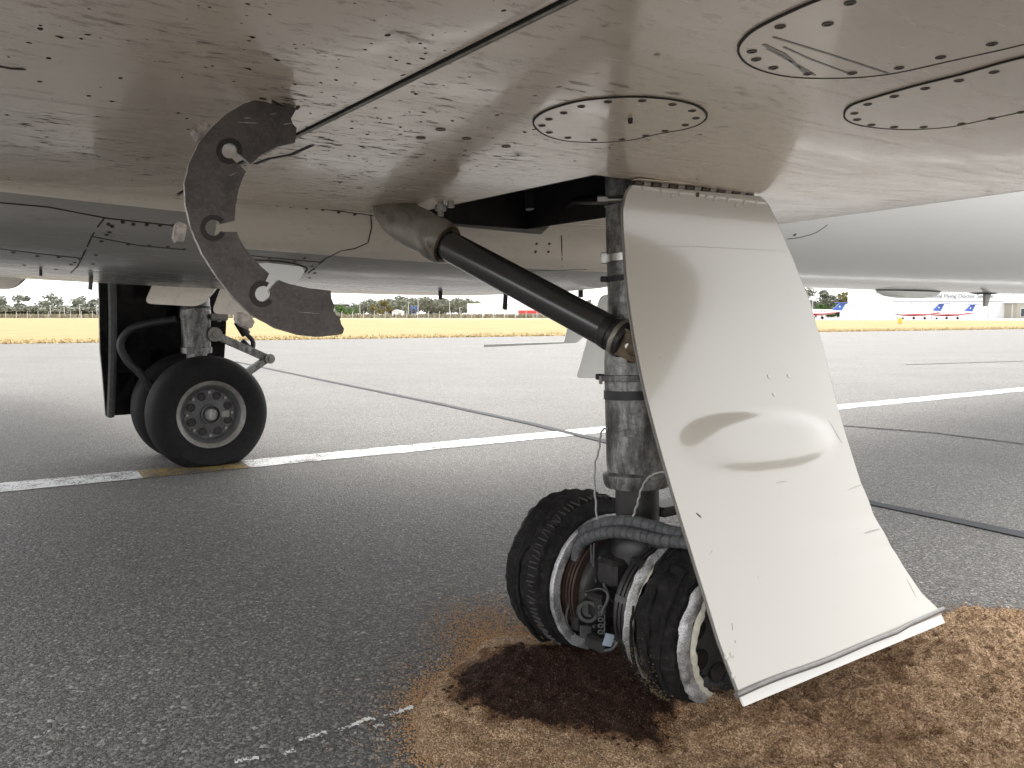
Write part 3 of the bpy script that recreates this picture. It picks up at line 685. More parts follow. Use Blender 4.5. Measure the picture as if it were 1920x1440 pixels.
# worn dark rim along the rear edge, seal and lip at the bottom edge
obj('door_edge', tube([front[r][NC-1]*.6+back[r][NC-1]*.4+F*.002 for r in range(2, NR-1)], .004, 6), MAT['seal'], door)
nb = unit(A(front[-1][5])-A(back[-1][5])); dwn = unit(A(front[-1][5])-A(front[-3][5]))
btm = [A(front[-1][c]) for c in range(NC)]
sealpath = [p+nb*.006-dwn*(.006+.010*ss(.70, .82, c/(NC-1))+.0022*math.sin(c*.21)+.0015*math.sin(c*.09+1)) for c, p in enumerate(btm)]; sealpath = [sealpath[0]-F*.02]+sealpath+[sealpath[-1]+F*.015]
obj('door_seal', tube(sealpath, [.0085]*len(sealpath), 10), MAT['seal'], door)
obj('door_lip', plate([btm[0]-nb*.002+dwn*.001, btm[-1]-nb*.002+dwn*.001, btm[-1]-nb*.002+dwn*.032, btm[0]-nb*.002+dwn*.032], -nb*.006), MAT['white'], door)
H0, H1 = A(front[0][0])+Z*.008, A(front[0][NC-1])+Z*.008; print('hinge', fi(H0), fi(H1), np.linalg.norm(H1-H0)); H1 = H0+(H1-H0)*.93; hd = unit(H1-H0); hl = np.linalg.norm(H1-H0)
obj('hinge_pin', cyl(H0-hd*.01, H1+hd*.005, .0045, 8), MAT['gap'], door)
nk = 15
obj('door_edge', tube([front[r][0]*.5+back[r][0]*.5-F*.0015 for r in range(3, NR-1)], .0045, 6), MAT['seal'], door)
MAT['scuff'] = plain('grey_scuff', (.40, .38, .35), .5, 0, None, .4, 80)
def scuff(px, wd, mat='scuff'): 
    PN = [hit(door_t, *q) for q in dens(px, 6) if door_t.ray_cast(Vector(CAM), Vector(ray(*q)).normalized())[0] is not None]; n = len(PN)
    if n < 2: return
    V, Fc = ribbon(PN, wd, .0006)
    for k in range(n):
        c = (V[2*k]+V[2*k+1])/2; t = .15+.85*math.sin(math.pi*(k+.2)/(n-.6) if n > 1 else 1); V[2*k] = c+(V[2*k]-c)*t; V[2*k+1] = c+(V[2*k+1]-c)*t
    obj('scuff', (V, Fc), MAT[mat], door, 0)
scuff([(1182, 463), (1300, 462), (1400, 467), (1488, 472)], .0012); scuff([(1305, 962), (1315, 970)], .006, 'gap'); scuff([(1455, 905), (1475, 902)], .003)
scuff([(1590, 918), (1628, 905)], .003); scuff([(1330, 1040), (1336, 1032)], .0022); scuff([(1620, 1000), (1655, 990)], .006); scuff([(1372, 1168), (1374, 1182)], .0015, 'gap'); scuff([(1378, 1200), (1379, 1206)], .0015, 'gap'); scuff([(1420, 1080), (1423, 1083)], .003); scuff([(1555, 790), (1578, 830)], .004); scuff([(1250, 930), (1262, 965)], .004); scuff([(1700, 1085), (1718, 1120)], .004)
for k in range(nk):
    a = H0+hd*hl*(k+.12)/nk; b = H0+hd*hl*(k+.88)/nk; obj('hinge_knuckle', cyl(a, b, .0085, 10), MAT['housing'] if k % 2 else MAT['screw'], door)
obj('hinge_leaf', plate([H0+Z*.006-nb*.0, H1+Z*.006, H1+Z*.006-I*.03, H0+Z*.006-I*.03], Z*.003), MAT['panelw'], door)
RIVB = dome_mesh(.009, .0016, MAT['door'], 14)
for u, v in ((1206, 352), (1240, 356), (1274, 362), (1325, 370), (1364, 375), (1395, 380), (1260, 367), (1340, 373), (1380, 385), (1418, 383), (1441, 706), (1478, 705), (1451, 740), (1362, 1232), (1375, 1267), (1372, 1228)):
    P, N = hit(door_t, u, v); inst('rivet', RIVB, P, door, N)
P, N = hit(door_t, 1308, 365); inst('screw', SCREW, P, door, N)
# ---- wheels
def burst_wheel(label): return empty('wheel', W(0, 0, .256), None) 
def wheel_root(i, label):
    o = empty('wheel', W(0, i, .256), label); o.parent = PL; o.location = W(0, i, .256)-WO[PL.name]; return o
NZ = snoise(5, 21); NZ2 = snoise(4, 33)
def clampz(VF, zmin=.004, squash=.35):
    V = []
    for v in VF[0]:
        v = A(v, float)
        if v[2] < zmin: v[2] = zmin+(v[2]-zmin)*.02
        V.append(v)
    return V, VF[1]
REF = Z
def Lw(prof, i, mod=None, seg=96, closed=False, caps=False): return lathe(prof, W(0, i, .256), I, seg, Z, mod, caps, closed)
wf = wheel_root(.33, 'far wheel of the near pair, tyre shredded to the tread cords')
def far_mod(t, s, r):
    n = NZ(math.cos(t)*5, math.sin(t)*5, s*30); n2 = NZ2(math.cos(t)*14, math.sin(t)*14, s*50)
    k = 0
    if -.095 <= s <= -.045: k = .004*(1 if (t*46/math.pi) % 1 < .7 else -1)
    flat = 1+.06*math.cos(t)*(r > .27)
    q = .25 if -.096 <= s <= -.045 else 1.; return .008*n*q*(r > .262), (r+(.007*n+.006*n2)*q*(r > .262)+k)*flat
fp = [(-.125, .235), (-.122, .262), (-.112, .268), (-.100, .272), (-.096, .289), (-.046, .294), (-.040, .284), (-.02, .298), (.0, .284), (.025, .302), (.05, .288), (.075, .300), (.10, .285), (.12, .262), (.125, .235)]
obj('tyre', clampz(Lw(fp, .33, far_mod, 416)), MAT['shred'], wf, 25)
MAT['slot'] = plain('dusty_slot_rubber', (.05, .048, .045), .8, 0, None, .4, 60)
bars = []
a_, b_, _ = basis(I, Z)
for k in range(88):
    t = 2*math.pi*k/88+.01*RNG.randn(); d_ = math.cos(t)*a_+math.sin(t)*b_; fl_ = 1+.06*math.cos(t); c = W(0, .33-.071, .256)+d_*.2945*fl_+.003*RNG.randn()*I
    if c[2] < .03: continue
    bars.append(box(c, I*(.021+.003*RNG.randn())+np.cross(I, d_)*.003*RNG.randn(), np.cross(I, d_)*.002, d_*.004))
obj('tread_slots', join(bars), MAT['slot'], wf, 0, kind='stuff')
def strips(par, i0, s0, s1, r0, n, seed, mat='shred'):
    g = np.random.RandomState(seed)
    for k in range(n):
        t0 = g.rand()*6.28; L = .5+1.4*g.rand(); sx_ = s0+(s1-s0)*g.rand(); P = []
        for q in np.linspace(0, 1, 22):
            t = t0+L*q; d_ = math.cos(t)*a_+math.sin(t)*b_; rr = r0+.004*math.sin(q*9+k)+.012*max(0, q-.85)*6*g.rand(); p = W(0, i0+sx_+.008*math.sin(q*5+k), .256)+d_*rr; p[2] = max(p[2], .006); P.append(p)
        obj('rubber_strip', tube(P, [.003+.005*math.sin(math.pi*(.1+.85*q)) for q in np.linspace(0, 1, 22)], 6), MAT[mat], par, 40)
strips(wf, .33, -.03, .12, .296, 9, 3)
def jag(a, b, seed):
    g = snoise(5, seed)
    def m(t, s, r): return .006*g(math.cos(t)*9, math.sin(t)*9, s*40), r+(.007*g(math.cos(t)*11+3, math.sin(t)*11, s*20) if r > .2 else 0)
    return m
def tooth(t, s, r):
    d = (t-2.25)   # torn part at the camera side
    k = .018*ss(.0, .05, math.sin(t*3+1.1)-.2)*ss(.3, 1., math.sin(t-.6)) if r < .236 else 0
    return 0, r-k*1.0+(.0025*NZ2(math.cos(t)*30, math.sin(t)*30, s*9))
obj('rim_flange', Lw([(-.150, .222), (-.152, .255), (-.146, .260), (-.134, .258), (-.130, .222)], .33, tooth, 160, closed=True), MAT['flange'], wf, 40)
obj('rim', Lw([(-.128, .222), (-.10, .205), (.0, .195), (.02, .07), (.03, .05)], .33, None, 64), MAT['wheelgrey'], wf, 40)
obj('brake_disc_stack', join([Lw([(s, .10), (s, .208), (s+.010, .208), (s+.010, .10)], .33, None, 64, closed=True) for s in (-.205, -.188, -.171, -.154, -.137)]), plain('brown_brake_discs', (.065, .042, .034), .5, .4, None, .3, 20), wf, 40)
obj('brake_carrier', Lw([(-.25, .06), (-.25, .165), (-.235, .185), (-.212, .188), (-.212, .06)], .33, None, 48, closed=True), MAT['blackmetal'], wf, 40)
def pistons(par, i0, sgn, r=.125, n=6, ph=.2):
    for k in range(n):
        t = 2*math.pi*k/n+ph; a, b, ax = basis(I, Z); c = W(0, i0, .256)+r*(math.cos(t)*a+math.sin(t)*b)
        obj('brake_piston', lathe([(0, .040), (.030, .040), (.036, .036), (.036, .024), (.012, .022), (.012, .0001)], c, I*sgn, 20), MAT['blackmetal'], par, 30)
pistons(wf, .33-.25, -1)
for k in range(6):
    t = 2*math.pi*(k+.5)/6+.2; a, b, ax = basis(I, Z); c = W(0, .078, .256)+.14*(math.cos(t)*a+math.sin(t)*b)
    obj('bolt', cyl(c, c-I*.014, .012, 6), MAT['blackmetal'], wf)
obj('identification_tag', box(at_f(1141, 1200, -.20), unit(A([1, .2, -.3]))*.016, unit(A([.2, -1, 0]))*.002, unit(A([.3, 0, 1]))*.022), MAT['tagmetal'], wf)
# near wheel of the pair
wn = wheel_root(-.305, 'near wheel of the near pair, bare ground-down flanges and burnt tyre remains')
def near_mod(t, s, r):
    n = NZ(math.cos(t)*4+7, math.sin(t)*4, s*18); n2 = NZ2(math.cos(t)*10, math.sin(t)*10+4, s*55)
    k = (r > .245)
    rd = .008*math.sin(s*260+3*n); return .008*n*k, r+(.015*n+.013*n2+rd)*k
npf = [(-.098, .22), (-.096, .246), (-.085, .258), (-.06, .272), (-.035, .268), (-.01, .279), (.02, .272), (.04, .276), (.062, .262), (.074, .244), (.08, .215)]
obj('tyre', clampz(Lw(npf, -.305, near_mod, 220)), MAT['shred'], wn, 25)
obj('rim_flange', Lw([(.108, .216), (.122, .220), (.128, .240), (.125, .251), (.114, .253), (.108, .243), (.102, .226)], -.305, jag(0, 0, 5), 160, closed=True), MAT['flange'], wn, 50)
obj('rim_flange', Lw([(-.128, .212), (-.132, .240), (-.124, .252), (-.112, .252), (-.106, .240), (-.106, .214)], -.305, jag(0, 0, 9), 160, closed=True), MAT['flange'], wn, 50)
strips(wn, -.305, -.07, .06, .276, 13, 8)
cr = []
for k in range(520):
    t = 2.35+.38*RNG.randn(); d_ = math.cos(t)*a_+math.sin(t)*b_; 
    if d_@F > 0: d_ = d_-2*(d_@F)*F
    p = W(0, -.305+.02+.04*RNG.randn(), .256)+d_*(.279+.006*RNG.rand()); p[2] = max(p[2], .01); r_ = .0007+.0014*RNG.rand()**2; cr.append(box(p, F*r_, I*r_, Z*r_*.7))
obj('stuck_sand', join(cr), plain('stuck_sand', (.16, .11, .06), .9, 0, None, .6, 300), wn, 0, kind='stuff')
pg = snoise(5, 12)
obj('peeling_liner', Lw([(.100, .232), (.086, .246), (.078, .256)], -.305, lambda t, s, r: (.012*pg(math.cos(t)*7, math.sin(t)*7) if s < .09 else 0, r+.004*pg(math.cos(t)*12, math.sin(t)*12)*(s < .09)), 160), MAT['peel'], wn, 50)
obj('peeling_liner', Lw([(-.126, .212), (-.136, .205), (-.138, .196)], -.305, lambda t, s, r: (0, r+.010*pg(math.cos(t)*11, math.sin(t)*11)*(r < .2)), 160), MAT['peel'], wn, 50)
obj('rim', Lw([(-.128, .214), (-.10, .202), (-.075, .19), (-.07, .15), (-.085, .09), (-.10, .06), (-.10, .0005)], -.305, None, 64), MAT['wheelgrey'], wn, 40)
for k in range(8):
    t = 2*math.pi*k/8+.25; a, b, ax = basis(I, Z); d = math.cos(t)*a+math.sin(t)*b
    c = W(0, -.305-.074, .256)+.135*d; obj('wheel_hole', lathe([(-.012, .034), (-.014, .031), (.004, .0295), (.004, .0001)], c, I, 20), MAT['gap'], wn, 30)
    t2 = t+math.pi/8; d2 = math.cos(t2)*a+math.sin(t2)*b; c = W(0, -.305-.070, .256)+.168*d2
    obj('bolt', join([cyl(c, c-I*.010, .018, 14), cyl(c-I*.010, c-I*.026, .0135, 6)]), MAT['wheelgrey'], wn)
obj('hub_cap', lathe([(0, .062), (.02, .06), (.045, .045), (.05, .0005)], W(0, -.40, .256), -I, 28), MAT['wheelgrey'], wn)
obj('brake_disc_stack', join([Lw([(s, .10), (s, .232 if k == 0 else .222), (s+.012, .232 if k == 0 else .222), (s+.012, .10)], -.305, None, 72, closed=True) for k, s in enumerate((.133, .152, .170, .188))]), MAT['blackmetal'], wn, 40)
obj('brake_carrier', Lw([(.205, .06), (.205, .20), (.216, .205), (.228, .20), (.24, .15), (.24, .06)], -.305, None, 48, closed=True), MAT['blackmetal'], wn, 40)
for k in range(10):
    t = 2*math.pi*k/10; a, b, ax = basis(I, Z); d = math.cos(t)*a+math.sin(t)*b; c = W(0, -.305+.165, .256)+.222*d
    obj('drive_key', box(c, I*.035, d*.006, np.cross(I, d)*.011), MAT['blackmetal'], wn)
# axle block between the wheels
obj('axle', cyl(W(0, -.38, .256), W(0, .38, .256), .058, 28), MAT['blackmetal'], PL)
fk = obj('axle_fork', join([box(W(0, .0, .33), F*.085, I*.085, Z*.12, .03), box(W(-.10, .02, .36), F*.05, I*.05, Z*.05, .015), box(W(-.13, .05, .24), F*.05, I*.035, Z*.045, .012), lathe([(0, .10), (.03, .10)], W(0, .09, .256), I, 30), lathe([(0, .10), (.03, .10)], W(0, -.12, .256), I, 30)]), MAT['blackmetal'], PL, 30)
obj('fork_crown', lathe([(0, .078), (.02, .092), (.06, .098), (.12, .095), (.17, .105), (.22, .07)], W(0, .01, .49), -Z, 32), MAT['blackmetal'], fk, 40)
for k in range(8):
    t = 2*math.pi*k/8+.1; d_ = math.cos(t)*A([0, 0, 1.])+math.sin(t)*F; c = W(0, .092, .256)+.175*d_; obj('bolt', cyl(c, c-I*.012, .009, 6), MAT['wheelgrey'], wf)
for k, (u0, v0, u1, v1, u2, v2) in enumerate(((1075, 1190, 1062, 1160, 1070, 1120), (1120, 1220, 1150, 1215, 1165, 1180), (1098, 1110, 1130, 1105, 1150, 1130), (1128, 1150, 1140, 1120, 1132, 1095))):
    obj('brake_line', tube(spline([at_f(u0, v0, -.2), at_f(u1, v1, -.215), at_f(u2, v2, -.19)], 16), .005, 8), MAT['hose'] if k % 2 else MAT['blackmetal'], fk)
obj('return_spring', tube([at_f(1128, 1175, -.2)+A([.011*math.cos(q), 0, .0035*q-.03+.011*math.sin(q)]) for q in np.linspace(0, 30, 90)], .0028, 6), MAT['wheelgrey'], fk)
bp = at_f(1158, 1057, -.10); obj('bolt', join([cyl(bp+F*.02, bp-F*.012, .022, 14), cyl(bp-F*.012, bp-F*.028, .016, 6)]), MAT['wheelgrey'], fk)
for c_, ex in ((at_f(1170, 1140, -.17), (.02, .03, .05)), (at_f(1120, 1205, -.20), (.02, .05, .025)), (at_f(1085, 1165, -.17), (.025, .02, .03))): obj('brake_bracket', box(c_, F*ex[0], I*ex[1], Z*ex[2], .007), MAT['blackmetal'], fk)
obj('bracket_plate', box(at_f(1098, 1185, -.22), unit(A([1, .3, -.2]))*.022, toc*.004, Z*.022, .002), MAT['wheelgrey'], fk)
cy_ = at_f(1103, 1146, -.19); cd_ = unit(CAM-cy_+A([-.2, 0, -.6]))
obj('brake_port', lathe([(-.05, .040), (.005, .042), (.012, .038), (.012, .027), (-.02, .025), (-.02, .0001)], cy_, cd_, 28), MAT['blackmetal'], fk, 30)
# torque link behind the strut (aft lower link) and bracket above near wheel
obj('torque_link', join([box(W(.16, 0, .56), F*.10, I*.05, Z*.018, .008), box(W(.18, 0, .42), F*.09, I*.045, Z*.018, .008)]), MAT['blackmetal'], PL)
obj('axle_bracket', join([box(W(.02, -.14, .47), F*.07, I*.06, Z*.02, .008), box(W(-.02, -.17, .50), F*.03, I*.03, Z*.035, .008)]), MAT['blackmetal'], PL)
# hoses wrapped in tape
def hose(px, r, f_, name='brake_hose', nwrap=26):
    P = spline([at_f(u, v, f_+df) for u, v, df in px], 300); ph = np.linspace(0, nwrap, 301)
    rr = [r*(1+.07*(1-(x % 1)) if (x % 1) < .84 else .80)*(1+.03*math.sin(x*2.1)) for x in ph]; return obj(name, tube(P, rr, 14), MAT['hose'], PL, 25)
hose([(1068, 1085, 0), (1066, 1050, 0), (1072, 1022, 0), (1095, 997, 0), (1135, 981, 0), (1180, 978, 0), (1225, 988, 0), (1262, 998, 0), (1300, 1006, 0)], .021, -.12, nwrap=24)
h2 = hose([(1080, 1048, 0), (1083, 1030, 0), (1098, 1012, 0), (1128, 1001, 0), (1165, 998, 0), (1205, 1005, 0), (1245, 1014, 0), (1300, 1018, 0)], .0195, -.155, nwrap=22)
def pt(u, v, f_=-.155): return at_f(u, v, f_)
obj('hose_sleeve', cyl(pt(1080, 1046), pt(1079, 1075), .020, 18), MAT['band'], h2)
obj('hose_fitting', join([cyl(pt(1079, 1075), pt(1079, 1080), .0215, 18), cyl(pt(1079, 1081), pt(1079, 1096), .019, 6), cyl(pt(1080, 1102), pt(1081, 1122), .013, 14)]), MAT['steel'], h2, 25)
obj('red_ring', cyl(pt(1079, 1078), pt(1079, 1081), .0215, 18), MAT['red'], h2); obj('red_ring', cyl(pt(1079, 1096), pt(1079.5, 1100), .020, 18), MAT['red'], h2)
obj('hose_elbow', tube(spline([pt(1081, 1118), pt(1086, 1128), pt(1100, 1132)], 8), .016, 12), MAT['blackmetal'], h2)
for px in ([(1108, 1020), (1109, 1045), (1110, 1070), (1116, 1092)], [(1114, 1018), (1113, 1045), (1113, 1070), (1118, 1092)]):
    obj('brake_line', tube(spline([pt(u, v, -.14) for u, v in px], 16), .0035, 8), MAT['hose'], PL)
obj('cable_tie', tube(spline([at_f(1165, 1190, -.2), at_f(1175, 1140, -.2), at_f(1188, 1105, -.2)], 10), .003, 6), MAT['hose'], PL)
def wire(px, f_=-.19, r=.0035):
    P = spline([at_f(u, v, f_) for u, v in px], 60); P = A([p+.0016*A([math.sin(k*.9), 0, 0]) for k, p in enumerate(P)]); obj('loose_wire', tube(P, r, 7), MAT['cable'], PL)
wire([(1138, 803), (1130, 806), (1125, 822), (1123, 845), (1116, 870), (1115, 910), (1117, 945), (1121, 990)], -.13)
wire([(1262, 886), (1245, 885), (1226, 889), (1212, 900), (1201, 922), (1195, 945), (1187, 968)], -.14)
# ---- opposite main gear, beyond the belly
LG = A([-2.76, 6.99, 0])
def X(f, i, z): return LG+f*F+i*I+z*Z
def lat(prof, i, seg=64, mod=None, closed=False, caps=False, z=.43): return lathe(prof, X(0, i, z), I, seg, Z, mod, caps, closed)
SIDE = .30
for i in (-SIDE, SIDE):
    wr = empty('wheel', X(0, i, .43), 'inflated wheel of the opposite gear, %s of its pair' % ('nearer' if i < 0 else 'further')); wr.parent = PL; wr.location = X(0, i, .43)-WO[PL.name]
    tp = [(-.13, .265), (-.150, .30), (-.165, .36), (-.160, .415), (-.135, .455), (-.10, .476), (-.062, .484), (-.058, .478), (-.054, .485), (-.022, .488), (-.018, .482), (-.014, .488), (.014, .488), (.018, .482), (.022, .488), (.054, .485), (.058, .478), (.062, .484), (.10, .476), (.135, .455), (.160, .415), (.165, .36), (.150, .30), (.13, .265)]
    def bulge(VF, c=X(0, i, 0), s0=1.0):
        V = []
        for v in VF[0]:
            v = A(v, float); d = v-c; s = float(d@I)
            if v[2] < .16: v = v+I*s*.22*((.16-v[2])/.16)
            v[2] = max(v[2], .003); V.append(v)
        return V, VF[1]
    obj('tyre', bulge(lat(tp, i, 120)), MAT['rubber'], wr, 30)
    s = -1
    rm = obj('rim', lat([(s*.118, .245), (s*.135, .262), (s*.142, .282), (s*.136, .285), (s*.125, .272)], i, 72, closed=True), MAT['wheelrim'], wr, 40)
    obj('wheel_dish', lat([(s*.13, .262), (s*.115, .240), (s*.085, .218), (s*.06, .205), (s*.055, .19), (s*.075, .12), (s*.085, .10), (s*.09, .0005)], i, 72), MAT['wheelgrey'], wr, 40)
    a, b, ax = basis(I, Z)
    for k in range(8):
        t = 2*math.pi*(k+.5)/8; d = math.cos(t)*a+math.sin(t)*b; c = X(0, i+s*.062, .43)+.160*d
        obj('wheel_hole', lathe([(.01, .034), (.016, .030), (-.004, .028), (-.004, .0001)], c, I*s, 18), MAT['gap'], wr, 30)
        t += math.pi/8; d = math.cos(t)*a+math.sin(t)*b; c = X(0, i+s*.060, .43)+.182*d
        obj('bolt', cyl(c-I*s*.006, c+I*s*.02, .013, 6), MAT['wheelrim'], wr)
    obj('hub_ring', lat([(s*.085, .085), (s*.12, .082), (s*.124, .070), (s*.085, .066)], i, 36, closed=True), MAT['wheelgrey'], wr, 40)
    obj('hub_cap', lathe([(0, .060), (.03, .058), (.048, .046), (.052, .0005)], X(0, i+s*.085, .43), I*s, 30), MAT['strut'], wr, 30)
    obj('rim_clip', box(X(0, i+s*.075, .43)-a*.01+unit(F)*.125, F*.035, I*.012, Z*.028, .004), MAT['wheelrim'], wr)
obj('axle', cyl(X(0, -.3, .43), X(0, .3, .43), .06, 20), MAT['blackmetal'], PL)
obj('gear_piston', cyl(X(0, 0, .40), X(0, -.01, 1.02), .085, 28), MAT['strut'], PL)
s2 = obj('gear_strut', lathe([(0, .118), (.0, .128), (.05, .13), (.055, .118), (.30, .122), (.31, .128), (.36, .125), (.42, .118), (1.1, .118)], X(0, -.01, .93), unit(Z-I*.04), 32), MAT['strut'], PL)
obj('clamp_band', lathe([(0, .120), (0, .126), (.035, .126), (.035, .120)], X(0, -.02, 1.305), unit(Z-I*.04), 32), MAT['band'], s2)
lt = [X(.13, -.06, 1.09), X(.62, -.02, .86), X(.30, -.04, .66)]
lk = obj('torque_link', join([box((lt[0]+lt[1])/2, (lt[1]-lt[0])/2, I*.045, unit(np.cross(lt[1]-lt[0], I))*.032, .008), box((lt[1]+lt[2])/2, (lt[2]-lt[1])/2, I*.04, unit(np.cross(lt[2]-lt[1], I))*.028, .008)]), MAT['strut'], PL)
for q, r in ((lt[0], .062), (lt[1], .045)): obj('link_pin', join([cyl(q-I*.075, q+I*.075, r, 20), cyl(q-I*.095, q+I*.08, r*.45, 12)]), MAT['wheelrim'], lk)
obj('strut_fitting', join([cyl(X(.10, -.12, 1.24), X(.24, -.12, 1.24), .03, 12), cyl(X(.17, -.12, 1.20), X(.17, -.12, 1.30), .018, 10)]), MAT['wheelrim'], s2)
obj('steering_valve', join([cyl(X(.40, .10, 1.20), X(.47, .10, 1.08), .045, 14), tube(spline([X(.45, .08, 1.10), X(.52, .08, 1.02), X(.50, .06, .95), X(.42, .06, 1.03)], 18), .022, 8)]), MAT['blackmetal'], s2)
# inner face of that gear's door, its deep shade put into the black colour
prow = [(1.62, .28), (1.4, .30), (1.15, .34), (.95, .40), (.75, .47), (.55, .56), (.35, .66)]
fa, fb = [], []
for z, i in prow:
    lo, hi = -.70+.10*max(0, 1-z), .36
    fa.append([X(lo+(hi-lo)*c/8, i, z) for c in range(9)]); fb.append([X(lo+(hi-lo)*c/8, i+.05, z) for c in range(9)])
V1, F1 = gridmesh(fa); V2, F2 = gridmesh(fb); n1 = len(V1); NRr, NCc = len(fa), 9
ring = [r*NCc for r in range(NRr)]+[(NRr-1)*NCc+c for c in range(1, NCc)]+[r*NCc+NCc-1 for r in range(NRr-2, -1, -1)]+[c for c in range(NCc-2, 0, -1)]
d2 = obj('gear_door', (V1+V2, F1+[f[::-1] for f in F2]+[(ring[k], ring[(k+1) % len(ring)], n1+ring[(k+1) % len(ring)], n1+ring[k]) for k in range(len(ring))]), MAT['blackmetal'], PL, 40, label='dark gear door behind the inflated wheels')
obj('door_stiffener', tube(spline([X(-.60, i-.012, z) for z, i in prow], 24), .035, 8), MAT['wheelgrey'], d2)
obj('brake_hose', tube(spline([at_y(330, 600, 6.95), at_y(285, 606, 6.9), at_y(245, 618, 6.85), at_y(226, 645, 6.82), at_y(238, 675, 6.82), at_y(262, 700, 6.85), at_y(282, 728, 6.9), at_y(290, 750, 7.0)], 60), .033, 10), MAT['band'], PL)
def hangpanel(px, y, name, mat='white', th=.03, r=.06, lab=None):
    d = A([0, 1., 0]); P = [at_y(u, v, yy) for (u, v), yy in zip(px, y if hasattr(y, '__len__') else [y]*len(px))]
    return obj(name, plate(round_poly(P, r), d*th), MAT[mat], PL, 20, label=lab)
hangpanel([(291, 522), (412, 526), (400, 548), (372, 575), (270, 569)], 6.35, 'fairing_panel', 'belly', lab='white fairing panel with a torn edge above the inflated wheels')
hangpanel([(416, 532), (480, 540), (470, 592), (396, 588)], 6.1, 'fairing_panel', 'belly')
hangpanel([(-60, 500), (64, 504), (24, 542), (-60, 542)], 5.2, 'fairing_panel', 'belly', lab='white panel edge at the far left under the belly')
sc = [(484, 491), (572, 502), (552, 535), (505, 527), (495, 545), (478, 545)]
P_, N_ = hit(bel_t, 525, 492, 1.5)
hangpanel([(480, 490), (573, 501), (553, 536), (520, 541), (514, 575), (468, 575)], P_[1]-.02, 'scoop_panel', 'white', .02, .03)
obj('scoop_seal', tube(spline([hit(bel_t, u, v, 1.5)[0] for u, v in ((472, 487), (520, 489), (560, 496), (576, 504), (572, 510))], 24), .004, 6), MAT['gap'], PL)
# panels low on the far side of the fuselage
hangpanel([(1126, 552), (1180, 552), (1180, 709), (1080, 709), (1086, 690)], 5.9, 'hanging_door', 'white', .03, .05, 'white hanging door with a rounded lower corner behind the strut')
hangpanel([(1072, 575), (1110, 560), (1098, 628), (1082, 643), (907, 651), (907, 646), (1058, 641)], 6.6, 'hanging_bracket', 'white', .03, .02, 'thin L-shaped white panel seen edge-on beyond the brace')
# small things under the belly
def blade(u, v0, v1, wpx, mat='gap', lean=0):
    P, N = hit(bel_t, u, v0, 1.45); y = P[1]; a = at_y(u-wpx/2, v0-6, y); b = at_y(u+wpx/2, v0-6, y); c = at_y(u+wpx/2+lean, v1, y); d = at_y(u-wpx/2+lean, v1-2, y)
    obj('drain_mast', plate([a, b, c, d], I*.03), MAT[mat], PL)
blade(77, 506, 518, 5); blade(172, 518, 544, 7, 'wheelgrey', -2); blade(828, 546, 562, 3); blade(951, 550, 581, 4, 'gap', -2); blade(1091, 545, 558, 5)
P, N = hit(fus_t, 1700, 543, 1.5); yb = P[1]
def fpt(u, v): return at_i(u, v, FC-.02)
nacelle = []
o = W(0, FC, 0)
c1, c2 = fi(at_i(1642, 550, FC)), fi(at_i(1762, 550, FC)); cm = (c1[0]+c2[0])/2; cl = (c2[0]-c1[0])/2
def ell(zs, k): return [[W(cm+cl*math.cos(t)*kk, FC+.11*math.sin(t)*kk, z) for t in np.linspace(0, 2*math.pi, 33)] for z, kk in zs]
obj('belly_light_fairing', gridmesh(ell([(1.56, 1.0), (1.525, 1.0), (1.512, .98)], 1)), MAT['gap'], PL)
obj('belly_light_lens', gridmesh(ell([(1.512, .97), (1.49, .95), (1.455, .75), (1.44, .4), (1.438, .01)], 1)), MAT['white'], PL)
m1 = fi(at_i(1855, 552, FC))[0]
obj('drain_mast', join([plate([W(m1-.10, FC, 1.53), W(m1+.06, FC, 1.53), W(m1-.03, FC, 1.36), W(m1-.09, FC, 1.36)], I*.03)]), MAT['wheelrim'], PL)
obj('mast_base', gridmesh([[W(m1-.15+.30*math.cos(t)*k, FC+.09*math.sin(t)*k, z) for t in np.linspace(0, 2*math.pi, 25)] for z, k in ((1.55, 1), (1.516, 1), (1.508, .7), (1.507, .01))]), MAT['gap'], PL)
# nose gear of the airliner, ahead (outside the frame to the right) - left out

# ================================================================== BRAKE DISC FRAGMENT, stuck in the flap
DC = at_y(585, 402, 1.72); q1 = unit(A([math.cos(math.radians(36)), math.sin(math.radians(36)), 0])); q2 = unit(A([-.01, .05, 1.0])); q2 = unit(q2-q1*(q1@q2)); qn = np.cross(q1, q2)   # qn points away from camera
qn = qn if qn[1] > 0 else -qn
sc_ = 1.72/FPX
def dpt(u, v):
    d = ray(u, v); t = ((DC-CAM)@qn)/(d@qn); return CAM+d*t
BD = empty('brake_disc_fragment', dpt(590, 632), 'broken half of a brown steel brake disc stuck edge-first into the flap', 'brake disc')
def arc(cx, cy, rx, ry, a0, a1, n):
    return [(cx+rx*math.cos(math.radians(a)), cy+ry*math.sin(math.radians(a))) for a in np.linspace(a0, a1, n)]
outer = [(640, 627), (600, 632), (560, 628), (517, 615), (475, 592), (440, 560), (407, 519), (379, 475), (359, 430), (348, 385), (346, 345), (355, 305), (372, 270), (396, 240), (425, 213), (458, 194), (490, 184)]
inner = [(553, 268), (520, 275), (490, 290), (473, 306)]
kh = lambda c, r, a0, a1: arc(c[0], c[1], r, r*1.02, a0, a1, 12)
poly = outer+[(514, 191), (530, 200), (545, 197), (556, 203), (551, 213), (546, 222), (549, 232), (556, 240), (555, 252)]+inner
poly += [(470, 308)]+kh((430, 283), 14, 8, -290)+[(461, 321), (455, 334), (447, 357), (442, 385), (440, 414)]
poly += kh((400, 427), 15, -27, -333)+[(444, 435), (449, 447), (457, 462), (472, 482), (490, 500), (505, 513)]
